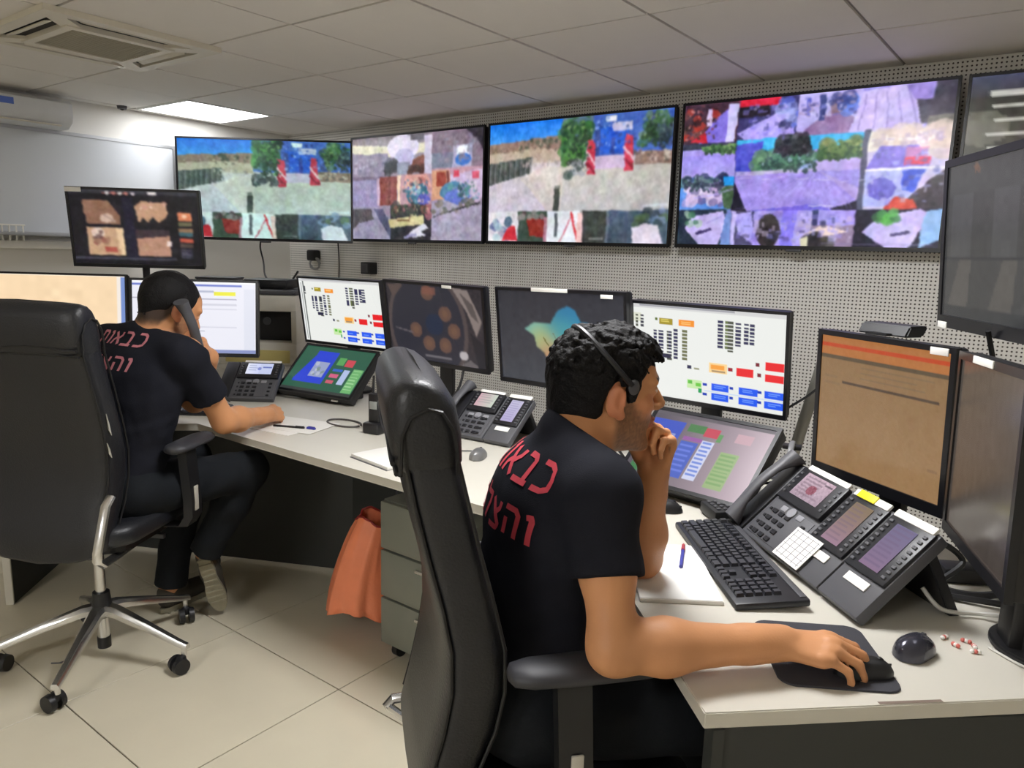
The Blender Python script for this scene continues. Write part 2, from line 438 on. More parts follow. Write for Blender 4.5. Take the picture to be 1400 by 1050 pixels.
# ------------------------------------------------------------------ shared materials
m_black = mat('black_plastic', (26, 26, 28), rough=0.45)
m_bezel = mat('bezel_black', (20, 20, 24), rough=0.32)
m_grey = mat('grey_plastic', (72, 72, 76), rough=0.5)
m_phone = mat('phone_grey', (82, 82, 86), rough=0.5)
m_phoned = mat('phone_dark', (30, 30, 34), rough=0.4)
m_chrome = mat('chrome', (226, 226, 226), rough=0.27, metal=1.0, mottle=0.01)
m_white = mat('label_white', (232, 230, 224), rough=0.6, mottle=0.02)
m_screen = attr_mat('screen_glow', rough=0.25, emit=SCREEN, spec=0.35)
m_screen_off = attr_mat('screen_off_glow', rough=0.2, emit=0.55, spec=0.5)  # switched-off screens glow faintly, standing in for reflected light
m_cable = mat('cable_black', (22, 22, 24), rough=0.5)
m_cablew = mat('cable_white', (205, 203, 196), rough=0.5)
m_print = mat('print_grey', (140, 140, 145), rough=0.6)

def television(name, label, c, az, W, H, cv, tilt=0.0, group=None, wall=0.1, sticker=True):
    t = thing(name, label, 'television', c, az, group)
    m = Matrix.Rotation(math.radians(-tilt), 4, 'X')
    part('back_shell', MB().box((0, .032, 0), (W-.01, .036, H-.01), .01, m).box((0, .055, -.06), (W*.62, .03, H*.55), .01, m), m_black, t)
    part('bezel', MB().frame(W, H, .012, 0, .016, m, .018), m_bezel, t)
    screen_part('screen', cv, W-.024, H-.03, m @ T(0, .006, .003), t, m_screen)
    part('logo_plate', MB().box((0, -.001, -H/2-.004), (.07, .012, .012), .003, m), m_grey, t)
    part('wall_bracket', MB().box((0, .07+wall/2, 0), (.28, wall, .05), .004).box((-.12, .075, 0), (.03, .012, .42), .003).box((.12, .075, 0), (.03, .012, .42), .003), m_grey, t)
    return t

def monitor(name, label, c, az, tilt, roll, W, H, cv, bezel=.014, chin=None, foot=True, desk=.74, back=.05, stickers=(), off=False, pole=None, depth=.035, fs=1.0):
    """c is the centre of the front face; the foot stands on the desk behind it"""
    az_ = math.radians(az); n = Vector((-math.sin(az_), math.cos(az_), 0))
    base = (c[0], c[1], desk)
    t = thing(name, label, 'monitor', base, az)
    zc = c[2]-desk
    m = T(0, 0, zc) @ Matrix.Rotation(math.radians(-tilt), 4, 'X') @ Matrix.Rotation(math.radians(-roll), 4, 'Y')
    chin = bezel*1.5 if chin is None else chin
    part('housing', MB().box((0, depth/2+.008, 0), (W-.004, depth, H-.004), .008, m).box((0, depth+.015, 0), (W*.55, .03, H*.55), .012, m), m_black, t)
    part('bezel', MB().frame(W, H, bezel, 0, .014, m, chin), m_bezel, t)
    screen_part('screen', cv, W-2*bezel, H-bezel-chin, m @ T(0, .004, (chin-bezel)/2), t, m_screen_off if off else m_screen)
    for (u, v, sw, sh) in stickers:
        part('sticker', MB().box((-W/2+u*W, -.001, H/2-v*H), (sw, .003, sh), .0006, m), m_white, t, 'white printed sticker on the bezel')
    if foot:
        part('stand_neck', MB().box((0, depth+.055, zc/2+.01), (.07, .025, zc+.02), .006), m_black, t)
        part('stand_foot', MB().prism([(.125*fs*math.cos(a), .06+.055*(1-fs)*4+.095*fs*math.sin(a)) for a in np.linspace(0, 2*math.pi, 28)[:-1]], 0.0, .014, None, .004), m_black, t)
    if pole:
        part('pole', MB().cyl((pole[0], pole[1], 0), (pole[0], pole[1], pole[2]), .017), m_black, t)
        part('pole_foot', MB().cyl((pole[0], pole[1], 0), (pole[0], pole[1], .02), .05), m_black, t)
        part('arm', MB().tube([(pole[0], pole[1], pole[2]-.05), (pole[0]*.5, depth+.06, zc), (0, depth+.03, zc)], .014), m_black, t)
    return t

def console(name, label, c, az, tilt, roll, W, H, cv, desk=.74):
    """a touch console: a slanted slab on a wedge body"""
    t = thing(name, label, 'touch console', (c[0], c[1], desk), az)
    m = T(0, 0, c[2]-desk) @ Matrix.Rotation(math.radians(-tilt), 4, 'X') @ Matrix.Rotation(math.radians(-roll), 4, 'Y')
    part('slab', MB().box((0, .022, 0), (W, .044, H), .006, m), m_black, t)
    part('bezel', MB().frame(W, H, .012, -.004, .006, m), m_bezel, t)
    screen_part('screen', cv, W-.024, H-.024, m @ T(0, -.001, 0), t, m_screen)
    part('hinge_stand', MB().prism([(-.02, 0), (.13, 0), (.13, .02), (.09, .15), (.06, .15)], -W*.3, W*.3, basis((0, 1, 0), (0, 0, 1), (1, 0, 0), (0, -.03, 0)), .004), m_black, t)
    part('sticker', MB().box((W*.28, -.002, -H/2-.003), (.035, .004, .008), 0, m @ T(0, .02, 0)), m_white, t)
    return t

def slope_frame(ang):
    """x right, y up the slope, z off the face; origin on the front edge"""
    a = math.radians(ang)
    return basis((1, 0, 0), (0, math.cos(a), math.sin(a)), (0, -math.sin(a), math.cos(a)), (0, 0, .012))
def handset_mb(L=.2):
    mb = MB()
    pts = []; rings = []
    for k in range(15):
        s = k/14; y = -L/2+L*s; arch = .018*math.sin(math.pi*s)
        wd = .0175 + .006*abs(2*s-1)**3; th = .010+.010*max(0, abs(2*s-1)-.55)/.45
        dz = -.014*max(0, abs(2*s-1)-.5)/.5
        rings.append([(wd*math.cos(a)*(1 if abs(math.cos(a)) < .8 else 1), y, arch+dz/2+(th-dz/2)*math.sin(a)) for a in np.linspace(0, 2*math.pi, 15)[:-1]])
    return mb.loft(rings)
def desk_phone(name, label, loc, az, ang, modules=1, cv=None, cvm=None, handset=True, body_w=.26, mod_w=.135, depth=.225, detail=True, strips=True):
    t = thing(name, label, 'telephone', loc, az)
    S = slope_frame(ang); a = math.radians(ang)
    xs0 = 0.0
    def slab(x0, x1, pname):
        return part(pname, MB().box(((x0+x1)/2, depth/2, -.006), (x1-x0-.003, depth, .028), .006, S), m_phone, t)
    body = slab(0, body_w, 'body')
    # cradle and handset
    cr = part('cradle', MB().box((.035, depth/2, .009), (.062, depth-.006, .012), .005, S), m_phoned, t)
    if handset:
        h = handset_mb(.235); me = h.mesh('handset', True, 60); o = link('handset', me, m_phone, t, 'curved grey handset resting in the cradle')
        o.matrix_local = S @ T(.035, depth*.52, .036)
        cord = [(.02+.014*math.cos(k*.9), -.005-.004*k*.05+.012*math.sin(k*.9), .014+.002) for k in range(1)]
    # keypad panel and keys
    x0, x1 = .078, body_w-.012
    part('keypad_panel', MB().box(((x0+x1)/2, depth*.27, .0085), (x1-x0, depth*.44, .003), .001, S), m_phoned if not detail else m_phone, t)
    kb = MB()
    for r in range(4):
        for c in range(3):
            kb.box((x0+.032+c*.0285, depth*.09+r*.0235, .0115), (.019, .0125, .005), .0015, S, 1)
    for r in range(4):
        kb.box((x0+.012, depth*.09+r*.0235, .0115), (.008, .008, .004), .001, S, 1)
        kb.box((x1-.02, depth*.09+r*.0235, .0115), (.014, .009, .005), .001, S, 1)
    part('keys', kb, m_phoned, t, 'dial pad keys', kind='stuff')
    kb = MB().cyl(tuple(S @ Vector(((x0+x1)/2, depth*.46, .008))), tuple(S @ Vector(((x0+x1)/2, depth*.46, .014))), .014)
    kb.box(((x0+x1)/2-.035, depth*.46, .010), (.025, .016, .006), .003, S).box(((x0+x1)/2+.035, depth*.46, .010), (.025, .016, .006), .003, S)
    part('navigation_keys', kb, m_print, t, 'silver grey navigation keys', kind='stuff')
    # display
    part('display_bezel', MB().box(((x0+x1)/2, depth*.76, .011), (x1-x0+.012, depth*.44, .018), .004, S), m_phoned, t)
    scr = S @ T((x0+x1)/2, depth*.78, .0215) @ Matrix.Rotation(math.radians(-90), 4, 'X')
    screen_part('display', cv, (x1-x0)*.66, depth*.30, scr, t, m_screen)
    kb = MB()
    for r in range(5):
        for sx in (x0+.008, x1-.008): kb.box((sx, depth*(.63+.065*r), .021), (.009, .007, .004), .001, S, 1)
    part('display_keys', kb, m_phone, t, kind='stuff')
    if strips: part('name_strip', MB().box(((x0+x1)/2+.005, depth-.002, .016), (x1-x0-.01, .016, .008), .002, S), m_white, t, 'white name strip')
    # expansion modules
    for k in range(modules):
        q0 = body_w + k*mod_w; q1 = q0+mod_w; qc = (q0+q1)/2
        md = slab(q0, q1, 'expansion_module')
        part('module_bezel', MB().box((qc, depth*.66, .009), (mod_w-.012, depth*.62, .012), .003, S), m_phoned, md)
        screen_part('module_display', cvm[k], mod_w*.44, depth*.48, S @ T(qc, depth*.66, .0165) @ Matrix.Rotation(math.radians(-90), 4, 'X'), md, m_screen)
        kb = MB()
        for r in range(9):
            for sx in (qc-mod_w*.36, qc+mod_w*.36): kb.box((sx, depth*(.42+.06*r), .016), (.011, .007, .005), .001, S, 1)
        part('module_keys', kb, m_phone, md, kind='stuff')
        if strips:
            part('module_label', MB().box((qc, depth*.27, .010), (mod_w*.5, .02, .003), .0005, S), m_white, md, 'small white label under the module display')
            part('module_strip', MB().box((qc, depth-.002, .014), (mod_w-.02, .018, .007), .002, S), m_white, md)
    # support
    Wt = body_w+modules*mod_w; top = S @ Vector((0, depth*.86, -.02)); 
    sm = MB()
    sm.prism([(top.y-.012, top.z), (top.y+.012, top.z), (top.y+.085, 0), (top.y+.06, 0)], .03, Wt-.02, basis((0, 1, 0), (0, 0, 1), (1, 0, 0)), .002)
    part('support_stand', sm, m_black, t)
    return t, S

def mouse(name, label, loc, az, material, L=.108, Wd=.062, H=.036, cable=None, wheel=True):
    t = thing(name, label, 'mouse', loc, az)
    rings = []
    for k in range(13):
        s = (1-math.cos(math.pi*k/12))/2; y = -L/2+L*s
        wd = Wd/2*(max(0.02, 1-abs(2*s-1)**2.3))**.5*(.92+.08*math.cos(2*math.pi*(s-.05))); h = H*(max(0.02, 1-abs(2*s-.9)**2.6/1.3))**.6
        rings.append([(wd*math.cos(a), y, max(0.0, .002+h*max(0, math.sin(a))**.8)) for a in np.linspace(-.0, math.pi, 13)] + [(0, y, 0)])
    part('shell', MB().loft(rings), material, t, ang=60)
    if wheel: part('wheel', MB().cyl((-.003, L*.26, H*.80), (.003, L*.26, H*.80), .006), m_black, t)
    part('button_gap', MB().box((0, L*.40, H*.42), (.0014, .014, .010), 0), m_black, t)
    if cable: part('cable', MB().tube(cable, .0022, 6), m_cable, t)
    return t
def keyboard(name, label, loc, az, single=True, L=.455, Wd=.155):
    t = thing(name, label, 'keyboard', loc, az)
    mb = MB().prism([(-L/2, -Wd/2), (L/2, -Wd/2), (L/2, Wd/2), (-L/2, Wd/2)], 0, .014, None, .004)
    R_ = Matrix.Rotation(math.radians(4), 4, 'X')
    part('body', MB().box((0, 0, .013), (L, Wd, .016), .005, R_), mat('keyboard_black', (36, 37, 42), rough=0.4), t)
    part('rail', MB().box((0, Wd/2-.012, .0215), (L-.02, .014, .004), .0015, R_), m_grey, t)
    part('feet', MB().box((-L*.4, Wd/2-.02, .006), (.03, .012, .018), .002).box((L*.4, Wd/2-.02, .006), (.03, .012, .018), .002), m_black, t)
    mk = mat('key_cap', (48, 49, 55), rough=0.38)
    cols = []
    P_ = .0190
    rows = [('f', [(i, 1) for i in (0, 2, 3, 4, 5, 6.5, 7.5, 8.5, 9.5, 11, 12, 13, 14)]),
            ('n', [(i, 1) for i in range(13)]+[(13, 2)]), ('q', [(0, 1.5)]+[(i+1.5, 1) for i in range(12)]+[(13.5, 1.5)]),
            ('a', [(0, 1.8)]+[(i+1.8, 1) for i in range(11)]+[(12.8, 2.2)]), ('z', [(0, 2.3)]+[(i+2.3, 1) for i in range(10)]+[(12.3, 2.7)]),
            ('s', [(0, 1.3), (1.3, 1.2), (2.5, 1.2), (3.7, 6), (9.7, 1.3), (11, 1.3), (12.3, 1.2), (13.5, 1.5)])]
    keys = []
    for r, (nm, ks) in enumerate(rows):
        y = Wd/2-.034-r*.0195-(.004 if r else 0)
        for (u, w_) in ks: keys.append((-L/2+.012+(u+w_/2)*P_, y, w_))
        x0 = -L/2+.012+15.3*P_
        if r in (0, 1, 2): keys += [(x0+(k+.5)*P_, y, 1) for k in range(3)]
        if r == 4: keys.append((x0+1.5*P_, y, 1))
        if r == 5: keys += [(x0+(k+.5)*P_, y, 1) for k in range(3)]
        x1 = x0+3.4*P_
        if r > 0: keys += [(x1+(k+.5)*P_, y, 1) for k in range(4)]
    cache = {}; joined = MB()
    for (x, y, w_) in keys:
        sz = (w_*P_-.0028, .0165, .009)
        if single:
            if w_ not in cache:
                mb = MB(); a_, b_ = sz[0]/2, sz[1]/2
                mb.loft([[(-a_, -b_, 0), (a_, -b_, 0), (a_, b_, 0), (-a_, b_, 0)], [(-a_+.002, -b_+.002, .008), (a_-.002, -b_+.002, .008), (a_-.002, b_-.001, .008), (-a_+.002, b_-.001, .008)]])
                cache[w_] = mb.mesh('key', False); cache[w_].materials.append(mk)
            o = link('key', cache[w_], None, t); o.matrix_local = R_ @ T(x, y, .0205)
        else: joined.box((x, y, .024), sz, 0, R_)
    if not single: part('keys', joined, mk, t, kind='stuff')
    return t
def cable(name, label, pts, r=.0032, material=None, n=40):
    P = [Vector(p) for p in pts]; out = []
    for i in range(len(P)-1):
        p0, p1, p2, p3 = P[max(i-1, 0)], P[i], P[i+1], P[min(i+2, len(P)-1)]
        for k in range(8):
            s = k/8; out.append(.5*((2*p1)+(-p0+p2)*s+(2*p0-5*p1+4*p2-p3)*s*s+(-p0+3*p1-3*p2+p3)*s**3))
    out.append(P[-1])
    return solid(name, MB().tube(out, r, 6), material or m_cable, label, 'cable')
# ------------------------------------------------------------------ what the screens show
def pic_gate(W=200, H=114, far=False):
    """two street cameras over a row of five small pictures"""
    c = Canvas(W, H, (205, 196, 206))
    c.grad(0, .3, .44, .75, (214, 202, 204), (204, 196, 214)).grad(.42, .38, 1, .75, (200, 196, 186), (196, 194, 196))
    c.grad(0, 0, .435, .19, (20, 118, 235), (74, 160, 245))
    c.poly([(0, .17), (.15, .155), (.435, .13), (.435, .32), (0, .32)], (150, 124, 112)).poly([(0, .25), (.3, .22), (.435, .25), (.435, .34), (0, .34)], (196, 178, 160))
    c.blobs(.18, .15, .43, .22, 16, [(60, 74, 60), (92, 92, 80)], (.006, .016))
    c.poly([(0, .33), (.26, .29), (.25, .42), (0, .52)], (92, 98, 96)); 
    for k in range(26): c.line(k*.0105, .33+.02*RNG.random()-.0015*k, k*.0105-.004, .51-.0035*k, .012, [(58, 66, 62), (120, 122, 124), (84, 92, 84)][k % 3], .8)
    c.poly([(.2, .46), (.36, .36), (.44, .40), (.44, .75), (.36, .75)], (222, 208, 200), .7)
    c.rect(.435, 0, 1, .32, (70, 104, 190)).rect(.435, 0, .6, .30, (92, 120, 140))
    c.blobs(.44, .02, .58, .36, 34, [(48, 92, 52), (82, 140, 70), (40, 66, 56)], (.012, .04))
    c.rect(.62, .10, .78, .30, (42, 96, 214)).rect(.66, .02, .72, .06, (240, 240, 250)).rect(.70, .07, .80, .13, (235, 222, 236), .8)
    c.blobs(.84, .02, .99, .26, 22, [(52, 96, 62), (100, 130, 90), (60, 66, 110)], (.012, .035))
    c.rect(.61, .12, .64, .32, (60, 80, 150)).rect(.70, .18, .72, .34, (52, 74, 160)).rect(.62, .32, .78, .42, (206, 186, 214))
    for (u, v) in ((.595, .30), (.785, .28)):
        c.poly([(u-.02, v-.12), (u+.02, v-.1), (u+.03, v+.16), (u-.02, v+.16)], (206, 62, 84)); c.line(u-.02, v-.02, u+.025, v+.08, .02, (240, 190, 200)); c.line(u-.02, v+.07, u+.025, v+.14, .02, (150, 40, 60))
    c.rect(.82, .30, 1, .40, (150, 122, 112)).blobs(.45, .34, .56, .46, 14, [(70, 90, 84), (150, 156, 168), (60, 66, 70)], (.012, .03))
    c.rect(.395, .56, .428, .76, (74, 78, 74)).rect(.40, .53, .43, .56, (130, 130, 126))
    c.trees(.45, .0, .59, .34, 190).trees(.85, .02, .99, .26, 130).trees(.92, .08, 1.0, .28, 60, (40, 50, 60), (60, 80, 90), (110, 130, 130))
    c.clutter(.6, .02, .86, .3, 60, [(90, 120, 210), (60, 84, 170), (150, 176, 236), (40, 60, 120)], (.005, .018)).clutter(.44, .3, .6, .44, 34, [(60, 76, 72), (150, 156, 160), (206, 204, 206), (92, 96, 104)], (.005, .014)).clutter(.8, .28, 1, .4, 40, [(120, 100, 92), (190, 160, 140), (90, 84, 80), (206, 190, 180)], (.006, .02))
    c.clutter(.0, .17, .43, .26, 60, [(120, 100, 84), (176, 150, 130), (96, 92, 84), (206, 186, 166)], (.004, .016), .6).clutter(.18, .3, .42, .38, 30, [(226, 216, 208), (190, 176, 166), (150, 140, 140)], (.006, .025), .5)
    for k in range(16): c.line(.46+.03*k, .72-.008*(k % 3), .52+.03*k, .42, .004, [(222, 216, 208), (180, 176, 172)][k % 2], .35)
    c.rect(.87, .70, .99, .72, (235, 238, 250), .6)
    c.rect(0, .745, 1, 1, (180, 180, 176))
    c.rect(0, .745, .19, 1, (226, 222, 230)).blobs(.02, .8, .14, .98, 18, [(200, 190, 206), (90, 100, 150), (170, 196, 210)], (.015, .03)).poly([(.09, .99), (.13, .86), (.17, .87), (.19, .99)], (206, 48, 60)).ell(.13, .83, .025, .05, (84, 110, 130))
    c.rect(.19, .745, .36, 1, (66, 82, 70)).poly([(.24, .8), (.345, .8), (.345, .96), (.26, .95)], (150, 50, 44)).blobs(.19, .75, .35, .8, 10, [(150, 140, 140), (90, 66, 70)], (.01, .02)).rect(.345, .79, .36, 1, (230, 150, 180), .7)
    c.rect(.36, .745, .55, 1, (232, 236, 244)).rect(.405, .76, .425, .96, (92, 96, 104)).line(.44, 1, .5, .8, .01, (190, 70, 90)).line(.5, .76, .54, .99, .02, (214, 60, 70)).rect(.535, .76, .56, 1, (240, 200, 196))
    c.rect(.56, .745, .80, 1, (58, 62, 60)).rect(.69, .745, .705, 1, (100, 112, 128)).grad(.705, .745, .80, 1, (74, 92, 124), (66, 76, 90)).rect(.6, .96, .68, .975, (220, 220, 220), .5)
    c.rect(.80, .745, 1, 1, (74, 92, 110)).blobs(.82, .75, .98, .86, 14, [(90, 116, 80), (52, 66, 70), (130, 150, 190)], (.012, .03)).poly([(.83, 1), (.82, .88), (.88, .84), (.95, .86), (.98, 1)], (226, 216, 232))
    c.photo(.004, 8).blur(1)
    if far: c.tint((.86, .98, .94))
    return c
def pic_rooms(W=180, H=116):
    c = Canvas(W, H, (150, 140, 158))
    c.grad(0, 0, .64, .12, (120, 112, 120), (150, 140, 150)).poly([(0, .06), (.3, .1), (.62, .08), (.62, .18), (.3, .2), (0, .14)], (226, 222, 196)).rect(0, .16, .3, .38, (152, 144, 166))
    c.ell(.42, .12, .12, .12, (226, 218, 240)).ell(.43, .23, .08, .1, (188, 184, 222)).blobs(.27, .24, .36, .36, 10, [(52, 54, 60), (80, 84, 100)], (.02, .04)).rect(.37, .26, .47, .37, (140, 146, 168))
    c.poly([(.46, .36), (.5, .24), (.58, .2), (.6, .37)], (128, 74, 58)).blobs(.47, .3, .58, .37, 6, [(66, 36, 30), (160, 92, 60)], (.015, .03)).rect(.585, .03, .64, .38, (206, 200, 222)).rect(.48, .0, .585, .06, (100, 96, 104))
    c.rect(0, .38, .22, .72, (160, 152, 190)).rect(.0, .38, .3, .41, (130, 116, 140)).rect(.21, .40, .235, .66, (206, 180, 204)).rect(.235, .39, .37, .66, (136, 74, 70)).rect(.30, .40, .32, .66, (116, 60, 58)).poly([(.37, .38), (.41, .38), (.40, .66), (.38, .66)], (240, 210, 186)).rect(.40, .38, .64, .68, (190, 150, 160))
    c.poly([(.41, .5), (.44, .38), (.6, .38), (.64, .5)], (226, 168, 160)).ell(.53, .56, .08, .12, (70, 124, 146)).ell(.52, .53, .04, .05, (150, 190, 206)).ell(.58, .62, .05, .06, (96, 104, 190)).blobs(.44, .4, .62, .5, 10, [(190, 110, 110), (230, 200, 180), (150, 90, 90)], (.01, .025))
    c.poly([(0, .68), (.22, .68), (.32, .78), (.34, 1), (0, 1)], (158, 154, 178)).poly([(0, .7), (.16, .7), (.18, .8), (.05, .84), (0, .9)], (92, 88, 94)).poly([(.18, .7), (.26, .7), (.34, .9), (.32, .98)], (92, 94, 124))
    c.rect(.32, .66, .64, 1, (44, 44, 50)).blobs(.33, .66, .62, .78, 22, [(70, 92, 66), (120, 80, 70), (60, 64, 62), (200, 120, 130)], (.015, .035)).poly([(.3, .80), (.58, .76), (.58, .85), (.32, .88)], (206, 196, 146)).rect(.38, .8, .48, .82, (120, 90, 60)).poly([(.5, .9), (.58, .84), (.62, .88), (.56, .92), (.60, .95), (.5, .98), (.46, .95)], (222, 222, 238)).line(.44, .97, .52, .95, .03, (150, 152, 190))
    c.rect(.64, 0, 1, .36, (132, 116, 132)).rect(.64, .2, .8, .36, (124, 130, 150)).poly([(.88, 0), (1, 0), (1, .2)], (52, 46, 56)).rect(.79, .14, .92, .34, (176, 170, 204)).ell(.855, .2, .045, .06, (236, 240, 255)).ell(.86, .27, .055, .055, (64, 116, 198)).rect(.64, .34, 1, .4, (190, 150, 166))
    c.rect(.64, .35, .77, .62, (214, 160, 130)).rect(.67, .37, .74, .5, (150, 64, 50)).rect(.745, .36, .765, .5, (120, 60, 56)).poly([(.77, .4), (1, .36), (1, .6), (.93, .7), (.78, .66)], (206, 186, 216)).rect(.8, .36, .84, .42, (220, 80, 100)).rect(.93, .38, .97, .44, (220, 96, 120)).ell(.8, .55, .1, .09, (84, 134, 168)).ell(.82, .6, .09, .07, (104, 124, 206)).blobs(.76, .48, .9, .58, 9, [(90, 150, 150), (210, 220, 220), (60, 80, 84)], (.012, .025))
    c.poly([(.64, .62), (.72, .62), (.88, .7), (1, .68), (1, 1), (.64, 1)], (166, 158, 182))
    for k in range(14): c.line(.65+.024*k, .78-.009*k, .664+.024*k, .772-.009*k, .016, (50, 50, 56))
    c.blobs(.64, .64, .98, .74, 14, [(92, 96, 84), (130, 120, 110)], (.01, .025))
    c.clutter(.0, .2, .3, .36, 26, [(170, 162, 184), (136, 128, 150), (190, 184, 206)], (.01, .04), .5).clutter(.24, .4, .37, .64, 20, [(120, 62, 58), (156, 92, 84)], (.006, .02), .6).clutter(.42, .42, .63, .66, 60, [(90, 140, 160), (206, 150, 150), (230, 210, 206), (110, 110, 190), (70, 90, 110)], (.006, .02), .7).clutter(.33, .66, .63, .8, 46, [(60, 76, 56), (130, 92, 80), (190, 180, 140), (40, 40, 44)], (.006, .02), .7).clutter(.66, .0, .98, .3, 40, [(150, 136, 150), (110, 100, 118), (130, 134, 156)], (.01, .04), .5).clutter(.78, .45, .98, .64, 50, [(110, 160, 180), (220, 210, 226), (150, 140, 206), (90, 120, 120)], (.006, .02), .7).clutter(.64, .7, 1, .98, 40, [(176, 168, 192), (150, 142, 168)], (.01, .04), .5)
    return c.photo(.004, 8).blur(1)
def pic_yard(W=290, H=166):
    c = Canvas(W, H, (150, 138, 226)); K = (26, 24, 44); LI = (172, 158, 240)
    c.rect(0, 0, .235, .28, (70, 44, 60)).blobs(0, .02, .14, .26, 46, [(190, 60, 50), (60, 40, 40), (120, 70, 70), (40, 26, 40)], (.008, .02)).poly([(.07, .28), (.13, .12), (.2, .04), (.2, .28)], (132, 112, 224)).poly([(.19, .02), (.235, .02), (.225, .28), (.19, .28)], (206, 200, 250)).poly([(.03, .26), (.1, .2), (.11, .28)], (206, 40, 60)).rect(.1, .04, .12, .16, (220, 200, 240))
    c.rect(.235, 0, .47, .3, (58, 56, 110)).rect(.235, .0, .4, .055, (222, 36, 66)).rect(.235, .05, .36, .12, (38, 30, 44)).poly([(.235, .22), (.4, .1), (.46, .2), (.46, .3), (.28, .3)], LI).blobs(.4, .02, .48, .2, 16, [(92, 110, 220), (40, 44, 90), (160, 170, 240)], (.01, .025))
    c.rect(.47, 0, .70, .28, (188, 176, 240)).poly([(.47, .28), (.6, .1), (.7, .2), (.7, .28)], (150, 120, 170)).rect(.5, .03, .515, .15, (80, 84, 190)).rect(.55, .02, .57, .18, (60, 64, 130)).blobs(.58, .04, .69, .14, 14, [(60, 66, 130), (130, 100, 110), (100, 130, 230)], (.012, .03))
    c.poly([(.66, .28), (.7, .02), (.86, .0), (.92, .28)], (206, 190, 246)); 
    for k in range(5): c.line(.71+.035*k, .04, .69+.05*k, .26, .006, (150, 134, 206))
    c.poly([(.86, 0), (1, 0), (1, .26), (.9, .24)], (66, 60, 78)).poly([(.84, 0), (.93, 0), (.93, .1), (.87, .1)], (160, 140, 220)).rect(.92, .2, 1, .26, (110, 106, 100))
    c.rect(0, .28, .235, .52, LI).rect(0, .28, .235, .32, (60, 60, 84)).poly([(.08, .3), (.235, .29), (.235, .36), (.1, .34)], (106, 150, 92)).grad(0, .36, .235, .52, (160, 146, 240), (180, 168, 242))
    c.rect(0, .52, .235, .75, (96, 150, 230)).blobs(0, .52, .2, .62, 24, [(52, 70, 80), (90, 120, 110), (40, 50, 80)], (.012, .03)).blobs(.02, .58, .19, .72, 34, [(190, 170, 226), (226, 200, 236), (110, 96, 150), (240, 226, 250)], (.012, .03)).poly([(.18, .6), (.235, .56), (.235, .75), (.2, .74)], (70, 100, 70)).rect(.19, .52, .235, .58, (40, 160, 240))
    c.rect(0, .75, .235, 1, (36, 52, 70)).poly([(.03, .88), (.07, .79), (.2, .76), (.22, .86), (.18, 1), (.1, 1)], (196, 184, 240)).blobs(.01, .77, .1, .86, 10, [(60, 110, 84), (160, 190, 170)], (.01, .02)).line(.09, .92, .15, .89, .02, (70, 60, 110)).poly([(.215, .75), (.235, .75), (.235, 1), (.19, 1)], (110, 140, 206))
    c.rect(.235, .27, .715, .76, (172, 156, 234)).rect(.235, .27, .715, .36, (64, 180, 238)).poly([(.235, .3), (.34, .29), (.34, .5), (.235, .52)], (84, 88, 214)).blobs(.32, .38, .55, .5, 52, [(60, 110, 84), (104, 150, 112), (150, 170, 220), (46, 70, 74)], (.012, .035)).blobs(.40, .27, .52, .38, 40, [(30, 32, 44), (62, 52, 66), (44, 60, 54)], (.012, .03)).blobs(.57, .32, .70, .42, 40, [(52, 92, 52), (120, 130, 80), (70, 110, 60)], (.012, .028))
    c.rect(.235, .485, .715, .52, (206, 190, 236), .8).poly([(.55, .44), (.715, .42), (.715, .54), (.56, .5)], (196, 176, 240)).poly([(.235, .52), (.715, .5), (.715, .76), (.235, .76)], (168, 150, 236))
    for k in range(9):
        a = math.radians(196+k*19.0); c.line(.545, .5, .545+.5*math.cos(a), .5-.6*math.sin(a)*1.0, .012, [(186, 172, 250), (146, 128, 214)][k % 2], .5)
    c.poly([(.56, .5), (.715, .62), (.715, .70)], (206, 184, 226), .5)
    c.poly([(.235, .55), (.29, .76), (.235, .76)], K).poly([(.6, .76), (.715, .7), (.715, .78), (.6, .78)], K).poly([(.29, .76), (.56, .72), (.63, .76), (.55, .82)], (120, 104, 226))
    c.line(.54, .73, .63, .73, .008, (235, 230, 255))
    c.rect(.715, .26, 1, .76, (206, 196, 232)).rect(.735, .27, 1, .4, (240, 230, 222)).blobs(.74, .27, .98, .38, 12, [(252, 250, 244), (222, 200, 190)], (.02, .05)).poly([(.73, .5), (.78, .37), (.9, .37), (.94, .5)], (126, 110, 214)).rect(.86, .38, .93, .48, (214, 120, 170), .7).rect(.86, .44, .94, .49, (226, 56, 96))
    c.poly([(.715, .26), (.735, .26), (.735, .76), (.715, .76)], (80, 80, 110)).rect(.73, .5, 1, .52, (240, 236, 250)).rect(.73, .52, .9, .74, (176, 180, 238)).ell(.79, .63, .05, .07, (110, 104, 206)).poly([(.86, .52), (.93, .52), (.9, .66), (.86, .64)], (60, 90, 220)).poly([(.9, .66), (1, .5), (1, .76), (.84, .76)], (58, 50, 62)).poly([(.8, .76), (.84, .68), (.9, .7), (.92, .76)], (206, 66, 52))
